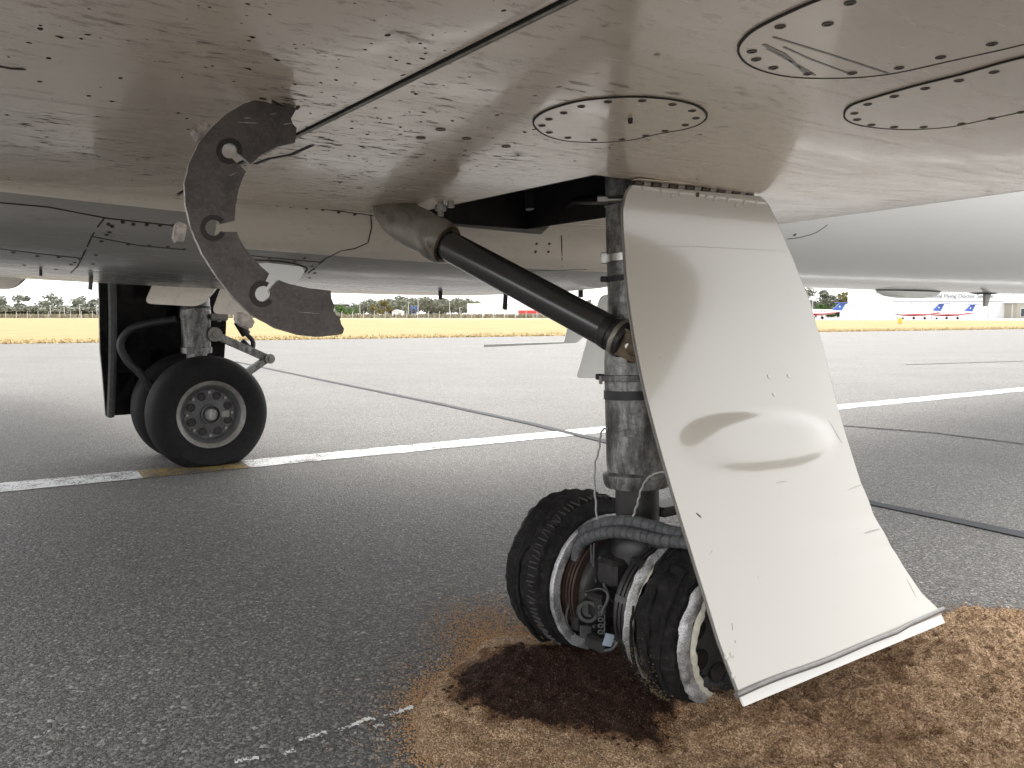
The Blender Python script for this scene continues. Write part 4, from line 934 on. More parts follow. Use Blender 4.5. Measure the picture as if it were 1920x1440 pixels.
poly += kh((492, 551), 14, -84, -388)+[(522, 525), (545, 533), (578, 540), (620, 545)]+[(622, 560), (627, 573), (625, 583), (630, 591), (637, 594), (640, 608), (645, 616), (644, 624)]
PT = 100
g3 = snoise(4, 8)
dense = []
for k in range(len(poly)):
    a, b = A(poly[k], float), A(poly[(k+1) % len(poly)], float); n = max(1, int(np.linalg.norm(b-a)/9))
    for j in range(n):
        p = a+(b-a)*j/n; dense.append(p+A([g3(p[0]*.4, p[1]*.4), g3(p[1]*.4, p[0]*.4+5)])*.45)
V = [dpt(*p) for p in dense]; n = len(V)
from mathutils.geometry import tessellate_polygon
tri = tessellate_polygon([[Vector((p[0], p[1], 0)) for p in dense]])
TK = .011
Vd = V+[p+qn*TK for p in V]
Fd = [tuple(t) for t in tri]+[tuple(x+n for x in t[::-1]) for t in tri]
me_d = obj('disc_plate', (Vd, Fd+[(k, (k+1) % n, n+(k+1) % n, n+k) for k in range(n)]), MAT['disc'], BD, 20)
me_d.data.materials.append(MAT['discedge'])
nf = len(Fd)
for k, p in enumerate(me_d.data.polygons):
    if k >= nf and k-nf < 175 and dense[min(k-nf, n-1)][0] < 600: p.material_index = 1
for c, a0, a1 in (((430, 283), 20, -290), ((400, 427), -35, -330), ((492, 551), -60, -320)):
    a, b, ax = basis(qn, Z); cc = dpt(*c); m = 30; V = []; Fc = []
    for k in range(m+1):
        t = math.radians(a0+(a1-a0)*k/m)
        for r, l in ((15.0, -.001), (15.5, -.0025), (24, -.0025), (24.5, .0)): V.append(dpt(c[0]+r*math.cos(t), c[1]+r*math.sin(t))+qn*l)
    for k in range(m):
        for j in range(3): Fc.append((4*k+j, 4*k+j+1, 4*k+j+5, 4*k+j+4))
    obj('slot_ring', (V, Fc), MAT['discring'], BD, 20)
for c, rot, s in (((380, 241), 40, (13, 17)), ((339, 435), 5, (12, 18)), ((461, 600), -60, (12, 18))):
    r = math.radians(rot); V = []; rr = np.random.RandomState(int(c[0])); 
    for l in (0.002, .024):
        for k in range(10):
            t = 2*math.pi*k/10; x, y = (abs(math.cos(t))**.6*math.copysign(1, math.cos(t))*s[0], abs(math.sin(t))**.6*math.copysign(1, math.sin(t))*s[1]); x *= 1+.2*rr.randn()*.6; y *= 1+.15*rr.randn()*.6
            V.append(dpt(c[0]+x*math.cos(r)-y*math.sin(r), c[1]+x*math.sin(r)+y*math.cos(r))+qn*l*(1+.1*rr.randn()))
    Fc = [tuple(range(10)), tuple(range(10, 20))[::-1]]+[(k, (k+1) % 10, 10+(k+1) % 10, 10+k) for k in range(10)]
    obj('drive_lug', (V, Fc), MAT['lug'], BD, 20)
for a_, b_, wd in (((446, 229), (484, 231), .0016), ((458, 221), (472, 221), .0018), ((531, 233), (548, 231), .002), ((430, 330), (445, 322), .001), ((505, 215), (520, 212), .001), ((560, 585), (600, 588), .0009)):
    P, Q_ = dpt(*a_)-qn*.0004, dpt(*b_)-qn*.0004; sd2 = unit(np.cross(Q_-P, qn))*wd/2
    obj('scratch', plate([P-sd2*.3, (P+Q_)/2-sd2, Q_-sd2*.2, Q_+sd2*.2, (P+Q_)/2+sd2*.7, P+sd2*.3], qn*.0008), MAT['discedge'], BD, 0)
# torn skin where the disc went in
for q in ([(487, 183), (505, 186), (520, 193), (534, 201), (556, 204), (560, 199)],):
    obj('torn_skin', ribbon([hit(flap_t, *p) for p in dens(q, 7)], .006, .002), MAT['gap'], flap)
for q in [(527, 199), (536, 203), (498, 184)]:
    P, N = hit(flap_t, *q); obj('skin_curl', plate([P, P+A([.012, 0, -.001]), P+A([.010, .003, -.010]), P+A([.003, .002, -.007])], A([0, .002, 0])), MAT['lug'], flap)

# ================================================================== SAND
spx = [(832, 1460), (792, 1400), (778, 1345), (790, 1300), (840, 1265), (885, 1225), (925, 1195), (990, 1198), (1060, 1208), (1200, 1195), (1400, 1190), (1600, 1185), (1730, 1162), (1830, 1152), (1925, 1158), (2100, 1165), (2300, 1300), (2250, 1600), (1500, 1800), (900, 1700)]
SP = A([at_z(*q)[:2] for q in smoothpx(spx, 120)])
WPX = [(843, 1302), (855, 1270), (890, 1238), (935, 1220), (1040, 1214), (1150, 1215), (1230, 1260), (1320, 1330), (1345, 1350), (1265, 1362), (1262, 1395), (1253, 1424), (1180, 1415), (1100, 1392), (1000, 1380), (900, 1346), (858, 1330)]
WP = A([at_z(*q)[:2] for q in smoothpx(WPX, 100)])
DP = A([at_z(*q)[:2] for q in [(1260, 1365), (1345, 1345), (1400, 1318), (1560, 1250), (1700, 1200), (1760, 1240), (1700, 1330), (1800, 1420), (1900, 1470), (1500, 1440), (1270, 1430)]])
def sdist(P, Q):
    """signed distance (+ inside) of points Q to polygon P"""
    a = P; b = np.roll(P, -1, 0); best = np.full(len(Q), 1e9); ins = np.zeros(len(Q), bool)
    for p, q in zip(a, b):
        d = q-p; t = np.clip(((Q-p)@d)/max(d@d, 1e-12), 0, 1); best = np.minimum(best, np.linalg.norm(Q-(p+t[:, None]*d), axis=1))
        c = ((p[1] > Q[:, 1]) != (q[1] > Q[:, 1])); x = (q[0]-p[0])*(Q[:, 1]-p[1])/(q[1]-p[1]+1e-15)+p[0]; ins ^= c & (Q[:, 0] < x)
    return np.where(ins, best, -best)
def vnoise(x, y, seed, octs=5, lac=2.0, gain=.55):
    """value noise"""
    out = 0; amp = 1; tot = 0
    r = np.random.RandomState(seed); T = r.rand(256, 256)*2-1
    for o in range(octs):
        xi, yi = np.floor(x).astype(int), np.floor(y).astype(int); fx, fy = x-xi, y-yi; fx = fx*fx*(3-2*fx); fy = fy*fy*(3-2*fy)
        g = lambda a, b: T[(a % 256), (b % 256)]
        out = out+amp*((g(xi, yi)*(1-fx)+g(xi+1, yi)*fx)*(1-fy)+(g(xi, yi+1)*(1-fx)+g(xi+1, yi+1)*fx)*fy); tot += amp; amp *= gain; x = x*lac+17.3; y = y*lac+9.1
    return out/tot
gx, gy = np.meshgrid(np.arange(-.55, 2.9, .0075), np.arange(1.55, 3.75, .0075)); Q = np.c_[gx.ravel(), gy.ravel()]
D = sdist(SP, Q)+.07*vnoise(Q[:, 0]*9, Q[:, 1]*9, 3)+.03*vnoise(Q[:, 0]*60, Q[:, 1]*60, 13, 3)
mound = lambda c, r, h: h*np.exp(-((Q-A(c))**2).sum(1)/(2*r*r))
H = np.clip((D+.0)/.25, 0, 1)**.8*.022+np.where(D > 0, .018*vnoise(Q[:, 0]*7, Q[:, 1]*7, 5)+.013*vnoise(Q[:, 0]*28, Q[:, 1]*28, 6, 4), 0)*np.clip(D/.1, 0, 1)
mp = lambda u, v: at_z(u, v)[:2]
rid = lambda u, v, r, h: mound(mp(u, v), r, h)*np.clip(D/.1, 0, 1)
H = H+rid(1800, 1262, .055, .075)+rid(1450, 1400, .12, .045)+rid(1650, 1370, .09, .05)+rid(1560, 1275, .15, .03)+rid(1900, 1390, .09, .06)+rid(1850, 1200, .1, .04)+rid(1100, 1330, .2, .02)+rid(1330, 1360, .15, .015)+rid(1700, 1440, .1, .02)
H = H+np.clip(D/.05, 0, 1)*np.where(Q[:, 0] > .5, .042*(1-np.abs(vnoise(Q[:, 0]*4, Q[:, 1]*7, 15, 4)))**3, 0)
wet = np.clip(sdist(WP, Q)/.10+.5+.5*vnoise(Q[:, 0]*16, Q[:, 1]*16, 8, 5), 0, 1)
damp = np.clip(sdist(DP, Q)/.12+.5+.5*vnoise(Q[:, 0]*9, Q[:, 1]*9, 9, 4), 0, 1)*.42
wt = np.maximum(wet*.95, np.maximum(damp*.9, .16+.42*vnoise(Q[:, 0]*3.2, Q[:, 1]*4.5, 10, 5)*(Q[:, 0] > .3)))
keep = D > -.012; idx = -np.ones(len(Q), int); idx[keep] = np.arange(keep.sum()); R_, C_ = gx.shape; ID = idx.reshape(R_, C_)
q = np.stack([ID[:-1, :-1], ID[:-1, 1:], ID[1:, 1:], ID[1:, :-1]], -1).reshape(-1, 4); q = q[(q >= 0).all(1)]
zz_ = np.where(D > 0, H+.004, -.006)
Vs = np.c_[Q, zz_][keep]
me = bpy.data.meshes.new('sand'); me.from_pydata(Vs.tolist(), [], q.tolist()); me.materials.append(MAT['sand']); me.polygons.foreach_set('use_smooth', [True]*len(me.polygons))
at = me.attributes.new('wet', 'FLOAT', 'POINT'); at.data.foreach_set('value', wt[keep]); so = bpy.data.objects.new('sand', me); COL.objects.link(so)
tag(so, 'brown absorbent sand heaped around the burst wheels, soaked dark in the middle', 'sand', None, 'stuff')
# stray grains around the edge
pts = []
while len(pts) < 16000:
    p = A([-.62+3.2*RNG.rand(), 1.7+2.1*RNG.rand()]); pts.append(p)
bd_ = []
for _ in range(26000):
    k = RNG.randint(len(SP)); a_, b_ = SP[k], SP[(k+1) % len(SP)]; p_ = a_+(b_-a_)*RNG.rand(); n_ = A([-(b_-a_)[1], (b_-a_)[0]])/max(1e-6, np.linalg.norm(b_-a_)); bd_.append(p_+n_*RNG.exponential(.045)*RNG.choice([-1, 1]))
bd_ = A(bd_)
extra = A([at_z(910+55*RNG.randn(), 1175+30*RNG.randn())[:2] for _ in range(6000)]); pts = np.vstack([A(pts), extra])
Dg = sdist(SP, pts); pr = np.where(Dg > -.02, .8, np.exp((Dg)/.045)*.9); pr[16000:] = .55
pts = np.vstack([pts, bd_]); db_ = sdist(SP, bd_); Dg = np.r_[Dg, db_]; pr = np.r_[pr, np.full(len(bd_), .75)]
sel = pts[(RNG.rand(len(pts)) < pr) & (Dg < .03)]
V = []; Fc = []
for p in sel:
    r = .0018+.0032*RNG.rand()**2; b = len(V); a = RNG.rand()*6.28
    V += [A([p[0]+r*math.cos(a+k*2.09), p[1]+r*math.sin(a+k*2.09), .0005]) for k in range(3)]+[A([p[0], p[1], r*1.1])]; Fc += [(b, b+1, b+3), (b+1, b+2, b+3), (b+2, b, b+3)]
obj('sand_grains', (V, Fc), MAT['grain'], None, 0, kind='stuff')
# lumps of sand on the heap and rubber crumbs beside it
ti = RNG.randint(0, len(Vs), 34000); top = Vs[ti]; wk = wt[keep][ti]; CW = []
V = []; Fc = []
for p, wv in zip(top, wk):
    if p[2] < .01: continue
    r = .002+.0045*RNG.rand()**3; b = len(V); a = RNG.rand()*6.28; CW += [wv]*5
    V += [p+A([r*math.cos(a+k*1.57), r*math.sin(a+k*1.57), 0]) for k in range(4)]+[p+A([0, 0, r*.9])]; Fc += [(b+k, b+(k+1) % 4, b+4) for k in range(4)]
for p, wv in zip(Vs[RNG.randint(0, len(Vs), 2600)], RNG.rand(2600)):
    if p[2] < .012: continue
    r = .005+.009*RNG.rand()**2; b = len(V); a = RNG.rand()*6.28; wq = float(wt[keep][np.argmin(((Vs[:, :2]-p[:2])**2).sum(1))]) if False else None
    CW += [.25+.2*wv]*7 if not (sdist(WP, p[None, :2])[0] > -.03) else [.9]*7
    V += [p+A([r*(.8+.4*RNG.rand())*math.cos(a+k*1.047), r*(.8+.4*RNG.rand())*math.sin(a+k*1.047), -.001]) for k in range(6)]+[p+A([0, 0, r*.6])]; Fc += [(b+k, b+(k+1) % 6, b+6) for k in range(6)]
o = obj('sand_crumbs', (V, Fc), MAT['sand'], None, 0, kind='stuff', origin=(0, 0, 0))
at = o.data.attributes.new('wet', 'FLOAT', 'POINT'); at.data.foreach_set('value', CW)

# ================================================================== FAR SIDE OF THE AIRFIELD
def leafmat(name, a, b):
    m = M(name); g = m.n('ShaderNodeNewGeometry'); c = m.ramp(g.outputs['Random Per Island'], [(0, a), (1, b)]); m.set(c, .7, spec=.2); return m.m
LM = [leafmat('hazed_eucalypt_leaves', (.12, .13, .098), (.22, .225, .175)), leafmat('olive_leaves', (.10, .09, .03), (.20, .17, .06)), leafmat('bright_leaves', (.04, .09, .02), (.11, .18, .05))]  # gum grey-green, lightened further to put distance haze into the leaf colour
MAT['bark'] = plain('grey_bark', (.14, .115, .09), .9)
def tree_proto(seed, h, wd, leaf, lab, group, n=1500, P=(0, 0, 0)):
    r = np.random.RandomState(seed); root = empty('tree', P, lab, 'tree', group)
    path = spline([A([0, 0, 0]), A([.1*h*r.randn()*.3, 0, h*.3]), A([.1*h*r.randn()*.3, 0, h*.62])], 8); P = A(P)
    V, Fc = tube(path, np.linspace(h*.035, h*.012, 9), 7); parts = [(V, Fc)]
    lobes = []
    for k in range(8):
        z = h*(.22+.68*r.rand()); lobes.append((A([wd*.34*r.randn(), wd*.34*r.randn(), z]), wd*(.18+.17*r.rand())))
        parts.append(tube(spline([path[4], (path[6]+lobes[-1][0])/2+A([0, 0, .02*h]), lobes[-1][0]], 5), np.linspace(h*.014, h*.004, 6), 5))
    v, f = join(parts); obj('trunk', ([x+P for x in v], f), MAT['bark'], root, 40)
    V = []; Fc = []
    for k in range(n):
        c, rad = lobes[r.randint(len(lobes))]; d = unit(r.randn(3))*A([1, 1, .75]); p = c+d*rad*r.rand()**.4; s = wd*(.025+.03*r.rand()); a = unit(r.randn(3)); b_ = unit(np.cross(a, r.randn(3)))
        b = len(V); V += [P+p-a*s-b_*s*.6, P+p+a*s-b_*s*.6, P+p+a*s+b_*s*.6, P+p-a*s+b_*s*.6]; Fc.append((b, b+1, b+2, b+3))
    obj('crown', (V, Fc), leaf, root, 0); return root
def kids(o): return [c for c in bpy.data.objects if c.parent == o]
def copy_tree(o, P, sc=1, rz=0, label=None):
    c = o.copy(); COL.objects.link(c); c.location = P; c.scale = (sc, sc, sc) if np.isscalar(sc) else sc; c.rotation_euler = (0, 0, rz); WO[c.name] = A(P)
    if label: c['label'] = label
    for ch in TK_[o.name]:
        d = ch.copy(); COL.objects.link(d); d.parent = c
    return c
TK_ = {}
TREEG = 'grey-green trees along the far edge of the airfield'
protos = []
for k, (h, wd, lm) in enumerate(((9, 9, 0), (11, 9, 0), (8, 10, 0), (10, 8, 1), (7, 7, 0))):
    lab = ['grey-green gum tree in the hazy tree line beyond the airfield'] * 5
    p = tree_proto(50+k, h, wd, LM[lm], lab[0], TREEG, 1300, at_y(20+70*k, 593, 345+8*k)*A([1, 1, 0])); protos.append(p); TK_[p.name] = [o for o in bpy.data.objects if o.parent == p]
rr = np.random.RandomState(5)
for k in range(165):
    u = -40+1240*(k+.3*rr.rand())/165+8*rr.randn(); y = 330+70*rr.rand(); top = 572+4*math.sin(u*.013)+(4 if u < 60 else 0)-(7 if 640 < u < 870 else 0)-(2 if u > 1000 else 0)
    P = at_y(u, 590, y)*A([1, 1, 0]); p = protos[rr.choice([0, 1, 2, 4])]; h = CAMH+(588-top)/FPX*y; hh = {0: 9, 1: 11, 2: 8, 4: 7}[protos.index(p)]*.92
    copy_tree(p, P, h/hh*(.72+.38*rr.rand()), rr.rand()*6)
for k in range(60):
    u = -40+290*rr.rand(); y = 320+60*rr.rand(); p = protos[2]; copy_tree(p, at_y(u, 590, y)*A([1, 1, 0]), (1.0+.4*rr.rand(), 1.0+.4*rr.rand(), .33+.2*rr.rand()), rr.rand()*6)
o3 = copy_tree(protos[3], at_y(712, 590, 300)*A([1, 1, 0]), .62, 1, 'ochre tree standing in front of the dark tree line'); del o3['group']
gb = tree_proto(77, 4.2, 5, LM[2], 'bright green bushy tree right of the broken disc', None, 900, at_y(646, 590, 270)*A([1, 1, 0]))
gb2 = tree_proto(78, 3.0, 4, LM[2], 'smaller green bush right beside the bright green tree', None, 600, at_y(662, 590, 272)*A([1, 1, 0]))
def rtree(seed, u, v, y, wd, lm, lab):
    h = CAMH+(588-v)/FPX*y; return tree_proto(seed, h*1.02, wd, LM[lm], lab, None, 1800, at_y(u, 592, y)*A([1, 1, 0]))
rtree(81, 1530, 542, 290, 9, 0, 'dark tall tree right of the white gear door, beyond the first parked plane')
rtree(82, 1552, 546, 292, 8, 0, 'dense dark tree left of the olive one near the lamp mast')
rtree(83, 1588, 555, 288, 10, 1, 'olive brown tree between the dark trees and the lamp mast')
rtree(84, 1617, 546, 300, 6, 0, 'dark tree just right of the tall lamp mast')
rtree(85, 1646, 563, 320, 6, 0, 'sparse tree rising behind the low white wall')
rtree(86, 1570, 572, 275, 7, 2, 'low green tree behind the tail of the first parked plane')
rtree(87, 1540, 575, 270, 6, 2, 'low green bush behind the first parked plane')
# scrub strip and fence haze
V = []; Fc = []
for k in range(2600):
    u = -60+1290*rr.rand(); y = 222+70*rr.rand(); P = at_y(u, 592, y)*A([1, 1, 0]); 
    for j in range(3):
        a = rr.rand()*6.28; s = .5+.9*rr.rand(); b = len(V); d = A([math.cos(a), math.sin(a), 0])*s*.5; l = A([.2*rr.randn(), .2*rr.randn(), s]); V += [P-d, P+d, P+l]; Fc.append((b, b+1, b+2))
obj('dry_scrub', (V, Fc), leafmat('scrub_leaves', (.14, .135, .09), (.28, .25, .18)), None, 0, kind='stuff')
# grass tufts on the near edge of the field
V = []; Fc = []
for k in range(15000):
    t = -45+150*rr.rand(); d = .25*abs(rr.randn())+.02*rr.randn()+ (6*rr.rand() if rr.rand() < .35 else 0); p = E1+ed*t+en*d; P = A([p[0], p[1], -.02])
    for j in range(2):
        a = rr.rand()*6.28; h = .05+.13*rr.rand()**2; b = len(V); dd = A([math.cos(a), math.sin(a), 0])*.05; V += [P-dd, P+dd, P+A([.08*rr.randn(), .08*rr.randn(), h])]; Fc.append((b, b+1, b+2))
obj('grass_tufts', (V, Fc), leafmat('straw', (.36, .27, .13), (.50, .40, .22)), None, 0, kind='stuff')
# lamp poles
MAT['polem'] = plain('pale_pole', (.52, .52, .50), .6); MAT['hangar'] = plain('white_cladding', (.78, .78, .77), .6, 0, None, .03, .3); MAT['trim'] = plain('pale_grey_trim', (.62, .63, .63), .6)
POLEG = 'thin pale lamp poles in front of the far trees'
pole0 = None
for k, (u, v) in enumerate(((95, 573), (121, 573), (150, 571), (182, 570), (224, 571), (675, 569), (766, 568), (784, 562), (843, 564), (862, 577), (1140, 572))):
    y = 255; P = at_y(u, 592, y)*A([1, 1, 0]); h = CAMH+(588-v)/FPX*y
    if pole0 is None:
        pole0 = empty('lamp_pole', P, 'thin pale lamp pole in front of the far tree line', 'lamp pole', POLEG)
        obj('mast', cyl(P, P+Z*h, .11, 8, .07), MAT['polem'], pole0); obj('lamp_head', box(P+Z*h+A([.25, 0, 0]), A([.4, 0, 0]), A([0, .15, 0]), Z*.06), MAT['trim'], pole0); TK_[pole0.name] = [o for o in bpy.data.objects if o.parent == pole0]; h0 = h
    else: copy_tree(pole0, P, (1, 1, h/h0))
def simple_pole(u, v, y, r, lab):
    P = at_y(u, 596, y)*A([1, 1, 0]); h = CAMH+(588-v)/FPX*y; t = empty('light_mast', P, lab, 'light mast'); obj('mast', cyl(P, P+Z*h, r, 10, r*.8), MAT['polem'], t)
    obj('lamp_head', box(P+Z*h, A([.5, 0, 0]), A([0, .2, 0]), Z*.1), MAT['trim'], t)
simple_pole(1608, 535, 225, .30, 'stout pale light mast left of the low white wall')
simple_pole(1597, 574, 232, .13, 'slim post left of the stout light mast')
simple_pole(1523, 560, 232, .10, 'slim post at the edge of the white gear door')
simple_pole(1898, 530, 226, .28, 'pale light mast right of the big hangar')
def bx(u0, u1, v0, v1, y, dep, name, mat, par, base=None):
    a, b = at_y(u0, v1, y), at_y(u1, v0, y); z0 = a[2] if base is None else base
    return obj(name, box(A([(a[0]+b[0])/2, y+dep/2, (z0+b[2])/2]), A([(b[0]-a[0])/2, 0, 0]), A([0, dep/2, 0]), Z*(b[2]-z0)/2), MAT[mat], par, 0)
def bld(name, lab, cat, u, y): return empty(name, at_y(u, 596, y)*A([1, 1, 0]), lab, cat)
# flying-doctor hangar
hg = bld('hangar', 'big white hangar with large lettering above its closed door', 'hangar', 1780, 230)
bx(1670, 1893, 534, 597, 230, 30, 'wall', 'hangar', hg, 0)
for k in range(6):
    u = 1672+ (1888-1672)*k/6; bx(u+.3, u+35.6, 566, 597, 229.75, .22, 'door_panel', 'hangar', hg, 0)
bx(1668, 1891, 563.2, 564.6, 229.5, .48, 'door_header', 'trim', hg)
MAT['letter'] = plain('grey_letters', (.16, .17, .19), .6)
def text_mesh(body):
    cv = bpy.data.curves.new('lettering', 'FONT'); cv.body = body; cv.extrude = .03; cv.size = 1.75
    to = bpy.data.objects.new('lettering_tmp', cv); COL.objects.link(to); bpy.context.view_layer.update()
    tm = bpy.data.meshes.new_from_object(to.evaluated_get(bpy.context.evaluated_depsgraph_get())); bpy.data.objects.remove(to); tm.materials.clear(); tm.materials.append(MAT['letter'])
    co = np.zeros(len(tm.vertices)*3); tm.vertices.foreach_get('co', co); return tm, co[0::3].min(), co[0::3].max()
FULL = 'Royal Flying Doctor Service'; pa, pb = at_y(1743, 558.5, 229.9), at_y(1862, 558.5, 229.9); wdt = text_mesh(FULL)[2]; s_ = (pb[0]-pa[0])/wdt
for k, wd in enumerate(FULL.split()):
    tm, x0_, x1_ = text_mesh(wd); off = text_mesh(' '.join(FULL.split()[:k+1]))[2]-x1_
    le = bpy.data.objects.new('lettering', tm); COL.objects.link(le); le.parent = hg; le.location = pa+A([off*s_, 0, 0])-WO[hg.name]; le.rotation_euler = (math.pi/2, 0, 0); le.scale = (s_, s_*1.02, 1)
lw = bld('low_wall', 'low white building joining the big hangar on its left', 'building', 1640, 229); bx(1612, 1672, 571, 597, 228.5, 14, 'wall', 'hangar', lw, 0); bx(1611, 1672, 569.5, 571, 228.3, 14.2, 'roof', 'trim', lw)
ra = bld('annex', 'pale annex right of the big hangar', 'building', 1905, 236); bx(1893.5, 1990, 540, 597, 236, 20, 'wall', 'hangar', ra, 0)
MAT['beige'] = plain('beige_wall', (.36, .33, .27), .7, 0, None, .05, .3); MAT['darkglass'] = plain('dark_window', (.03, .035, .04), .15)
bb = bld('beige_building', 'low beige building with a dark window at the right edge', 'building', 1920, 224); bx(1906, 1985, 568, 597, 224, 9, 'wall', 'beige', bb, 0); bx(1905, 1985, 566.5, 568, 223.8, 9.4, 'roof', 'hangar', bb)
wf_ = bx(1913, 1930, 577, 594, 223.9, .12, 'window', 'trim', bb); bx(1914.5, 1921, 578.5, 593, 223.8, .12, 'pane', 'darkglass', wf_); bx(1922, 1929, 578.5, 593, 223.8, .12, 'pane', 'darkglass', wf_)
# middle distance buildings
wh = bld('warehouse', 'long low white warehouse with a red panel seen left of the black brace', 'warehouse', 1000, 300); bx(876, 1150, 569, 594, 300, 40, 'wall', 'hangar', wh, 0); MAT['redp'] = plain('red_cladding', (.5, .05, .04), .6); MAT['greyp'] = plain('grey_cladding', (.3, .3, .31), .6)
bx(972, 1012, 582, 588, 299.7, .2, 'fascia', 'redp', wh); bx(975, 1010, 588.2, 592, 299.7, .2, 'opening', 'greyp', wh)
for k in range(7): bx(880+k*38, 881+k*38, 570, 594, 299.8, .15, 'cladding_joint', 'trim', wh)
for u0, u1, v0, lab in ((869, 888, 587, 'white container at the left corner of the warehouse'), (893, 903, 586, 'small white tank in front of the warehouse'), (926, 944, 586, 'white box trailer in front of the warehouse'), (1020, 1045, 589, 'low white container below the red panel')):
    t = bld('container', lab, 'container', (u0+u1)/2, 285); bx(u0, u1, v0, 594, 285, 3, 'container_body', 'hangar', t, .3); bx(u0+1, u1-1, 592.8, 594, 284.8, .3, 'container_base', 'greyp', t, 0); bx((u0+u1)/2-.3, (u0+u1)/2+.3, v0+.8, 592, 284.9, .08, 'door_joint', 'trim', t)
sh = bld('shed', 'small white shed with a pitched roof in front of the trees', 'shed', 744, 262); bx(735, 754, 584, 594, 262, 5, 'wall', 'hangar', sh, 0)
a, b = at_y(734, 584, 261.5), at_y(755, 584, 261.5); obj('roof', plate([a, b, (a+b)/2+Z*.55+A([-.6, 0, 0])], A([0, 6, 0])), MAT['trim'], sh, 0); bx(748, 752, 587, 593, 261.9, .12, 'door', 'greyp', sh)
wt_ = bld('white_van', 'small white van parked left of the shed', 'van', 713, 262); bx(706, 718, 589, 593, 262, 1.8, 'body', 'hangar', wt_, .35); bx(707.5, 711, 589.8, 591, 261.9, .1, 'window', 'darkglass', wt_)
for u in (709, 716): P = at_y(u, 593.6, 261.8); obj('wheel', cyl(A([P[0], 261.7, .34]), A([P[0], 262, .34]), .34, 12), MAT['rubber'], wt_)
MAT['bluep'] = plain('blue_steel', (.05, .14, .42), .5)
bt = bld('blue_tower', 'small blue lattice structure with arms in front of the trees', 'tower', 776, 258)
for u in (772, 780): bx(u-.5, u+.5, 578, 594, 258, .25, 'post', 'bluep', bt, 0)
bx(770, 783, 577, 579, 258, .3, 'beam', 'bluep', bt); bx(771, 781, 588, 594, 257.8, 1.2, 'cabinet', 'greyp', bt, 0)
for s in (-1, 1): P = at_y(776, 578, 258); obj('arm', tube([P, P+A([s*1.0, 0, .9])], .12, 6), MAT['bluep'], bt)
ct = bld('control_tower', 'small control tower with a flat overhanging roof behind the green tree', 'tower', 632, 330); bx(625, 645, 574, 592, 330, 5, 'tower_shaft', 'greyp', ct, 0); bx(622, 648, 570.5, 574, 329, 7, 'cab', 'darkglass', ct); bx(619, 651, 569, 570.5, 328.5, 8, 'roof', 'trim', ct); P = at_y(630, 569, 330); obj('aerial', cyl(P, P+Z*1.8, .1, 6), MAT['polem'], ct)
# perimeter fence posts (wire too fine to see)
fpole = None
for k in range(62):
    u = -30+1240*k/61; P = at_y(u, 594, 222-.012*u)*A([1, 1, 0])
    if fpole is None:
        fpole = empty('fence_post', P, 'thin wire-fence post at the back of the dry grass', 'fence post', 'posts of the perimeter fence'); obj('post', cyl(P, P+Z*1.7, .05, 6), MAT['trim'], fpole); obj('cap', cyl(P+Z*1.7, P+Z*1.95+A([.2, 0, 0]), .04, 6), MAT['trim'], fpole); TK_[fpole.name] = [o for o in bpy.data.objects if o.parent == fpole]
    else: copy_tree(fpole, P)
ym = empty('marker_board', at_y(1687, 612, 98)*A([1, 1, 0]), 'yellow marker board standing in the dry grass', 'marker'); MAT['yel'] = plain('yellow_board', (.62, .42, .04), .6)
P = WO[ym.name]; obj('board', box(P+Z*.40, A([.22, 0, 0]), A([0, .06, 0]), Z*.36, .02), MAT['yel'], ym); obj('foot', box(P+Z*.03, A([.26, 0, 0]), A([0, .2, 0]), Z*.03), MAT['greyp'], ym)
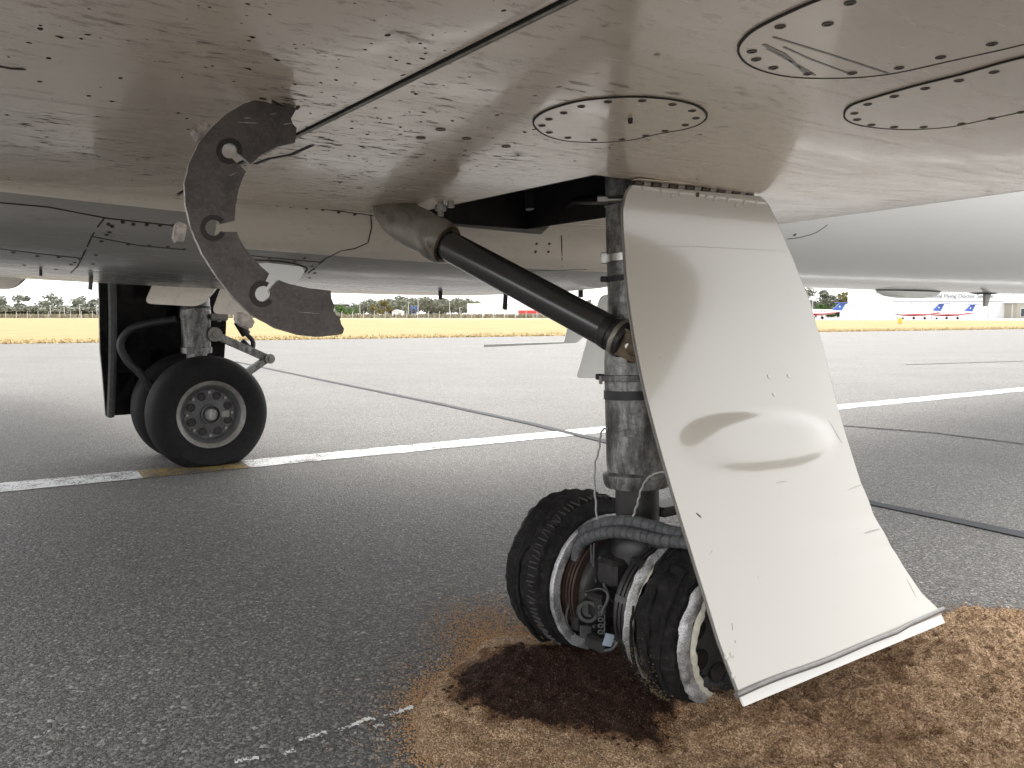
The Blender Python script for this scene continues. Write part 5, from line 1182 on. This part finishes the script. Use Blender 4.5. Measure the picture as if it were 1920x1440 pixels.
# ---- parked single-engine turboprops
MAT['pwhite'] = plain('plane_white', (.78, .78, .77), .35, 0, .3, .03); MAT['pred'] = plain('plane_red', (.55, .03, .045), .35, 0, .3, .05); MAT['pblue'] = plain('plane_blue', (.03, .10, .42), .35, 0, .3, .05)
def turboprop(u_tail, y, L, lab, yaw=0.0):
    T = at_y(u_tail, 597.5, y)*A([1, 1, 0]); r = empty('turboprop', T, lab, 'light aircraft', 'white, red and blue planes parked before the hangar')
    ca, sa_ = math.cos(yaw), math.sin(yaw); k = L/14.4
    def p(x, yy, z): return T+A([(-x*ca-yy*sa_), (-x*sa_+yy*ca), z])*k*A([1, 1, 1])
    ax = unit(p(1, 0, 0)-p(0, 0, 0)); sd_ = unit(p(0, 1, 0)-p(0, 0, 0))
    st = [(0.2, .12, 2.15), (1.5, .32, 2.0), (3.5, .62, 1.85), (5.5, .82, 1.75), (9, .85, 1.75), (10.5, .80, 1.70), (11.6, .62, 1.60), (12.8, .45, 1.50), (13.7, .28, 1.48)]
    rows_u, rows_l = [], []
    for x, rad, z in st:
        rows_u.append([p(x, rad*.92*math.cos(t), z+rad*math.sin(t)) for t in np.linspace(-.35, math.pi+.35, 13)])
        rows_l.append([p(x, rad*.92*math.cos(t), z+rad*math.sin(t)) for t in np.linspace(math.pi+.35, 2*math.pi-.35, 9)])
    obj('fuselage', gridmesh(rows_u), MAT['pwhite'], r, 40); obj('belly', gridmesh(rows_l), MAT['pred'], r, 40)
    obj('spinner', lathe([(0, .28*k), (.35*k, .2*k), (.6*k, .02*k)], p(13.7, 0, 1.48), ax, 12), MAT['greyp'], r)
    pr_ = p(13.95, 0, 1.48)
    for a in (80, 170, 260, 350):
        a = math.radians(a); d = sd_*math.cos(a)+Z*math.sin(a); obj('propeller_blade', box(pr_+d*.75*k, d*.6*k, np.cross(d, ax)*.10*k, ax*.03*k), MAT['greyp'], r)
    obj('tail_fin', plate([p(3.2, -.06, 2.3), p(.2, -.06, 2.2), p(-.9, -.06, 4.25), p(.9, -.06, 4.25)], sd_*.14*k), MAT['pblue'], r)
    obj('fin_stripe', plate([p(.55, .09, 2.45), p(.25, .09, 2.4), p(-.55, .09, 4.1), p(-.25, .09, 4.1)], -sd_*.005*k), MAT['pwhite'], r)
    obj('fin_badge', lathe([(0, .22*k), (.01*k, .22*k)], p(.85, -.075, 3.3), -sd_, 14), MAT['pwhite'], r)
    obj('tailplane', plate([p(.7, -2.6, 4.3), p(1.0, 0, 4.25), p(.7, 2.6, 4.3), p(-.5, 2.6, 4.3), p(-1.2, 0, 4.25), p(-.5, -2.6, 4.3)], Z*.12*k), MAT['pblue'], r)
    for s in (-1, 1):
        obj('wing', plate([p(8.4, s*.7, 1.05), p(7.6, s*8, 1.6), p(6.6, s*8, 1.6), p(6.3, s*.7, 1.05)], Z*.16*k), MAT['pred'] if s < 0 else MAT['pwhite'], r)
        obj('gear_leg', cyl(p(6.9, s*2.2, 1.15), p(6.9, s*2.2, .35), .07*k, 8), MAT['greyp'], r); q = p(6.9, s*2.2, .34); obj('wheel', cyl(q-sd_*.12*k, q+sd_*.12*k, .34*k, 14), MAT['rubber'], r)
    obj('gear_leg', cyl(p(12.0, 0, 1.3), p(12.1, 0, .3), .06*k, 8), MAT['greyp'], r); q = p(12.1, 0, .27); obj('wheel', cyl(q-sd_*.09*k, q+sd_*.09*k, .27*k, 12), MAT['rubber'], r)
    for j in range(5): obj('cabin_window', lathe([(0, .16*k), (.03*k, .15*k)], p(5.6+j*.85, -.80+.02*j, 2.05), -sd_, 10), MAT['darkglass'], r)
    for s in (-1, 1): obj('windscreen', plate([p(11.1, s*.48, 2.05), p(10.3, s*.60, 2.28), p(10.2, s*.70, 2.0), p(10.9, s*.62, 1.95)], sd_*s*.03*k), MAT['darkglass'], r)
    return r
turboprop(1579, 186, 12.6, 'parked white, red and blue turboprop half hidden by the gear door edge', .15)
turboprop(1764, 180, 11.5, 'parked red-bellied turboprop in front of the hangar, left of the last one', .2)
turboprop(1823, 182, 11.0, 'rightmost parked red-bellied turboprop, below the word Service', .2)
print('objects', len(bpy.data.objects), 'tris', sum(len(o.data.polygons) for o in bpy.data.objects if o.type == 'MESH'))
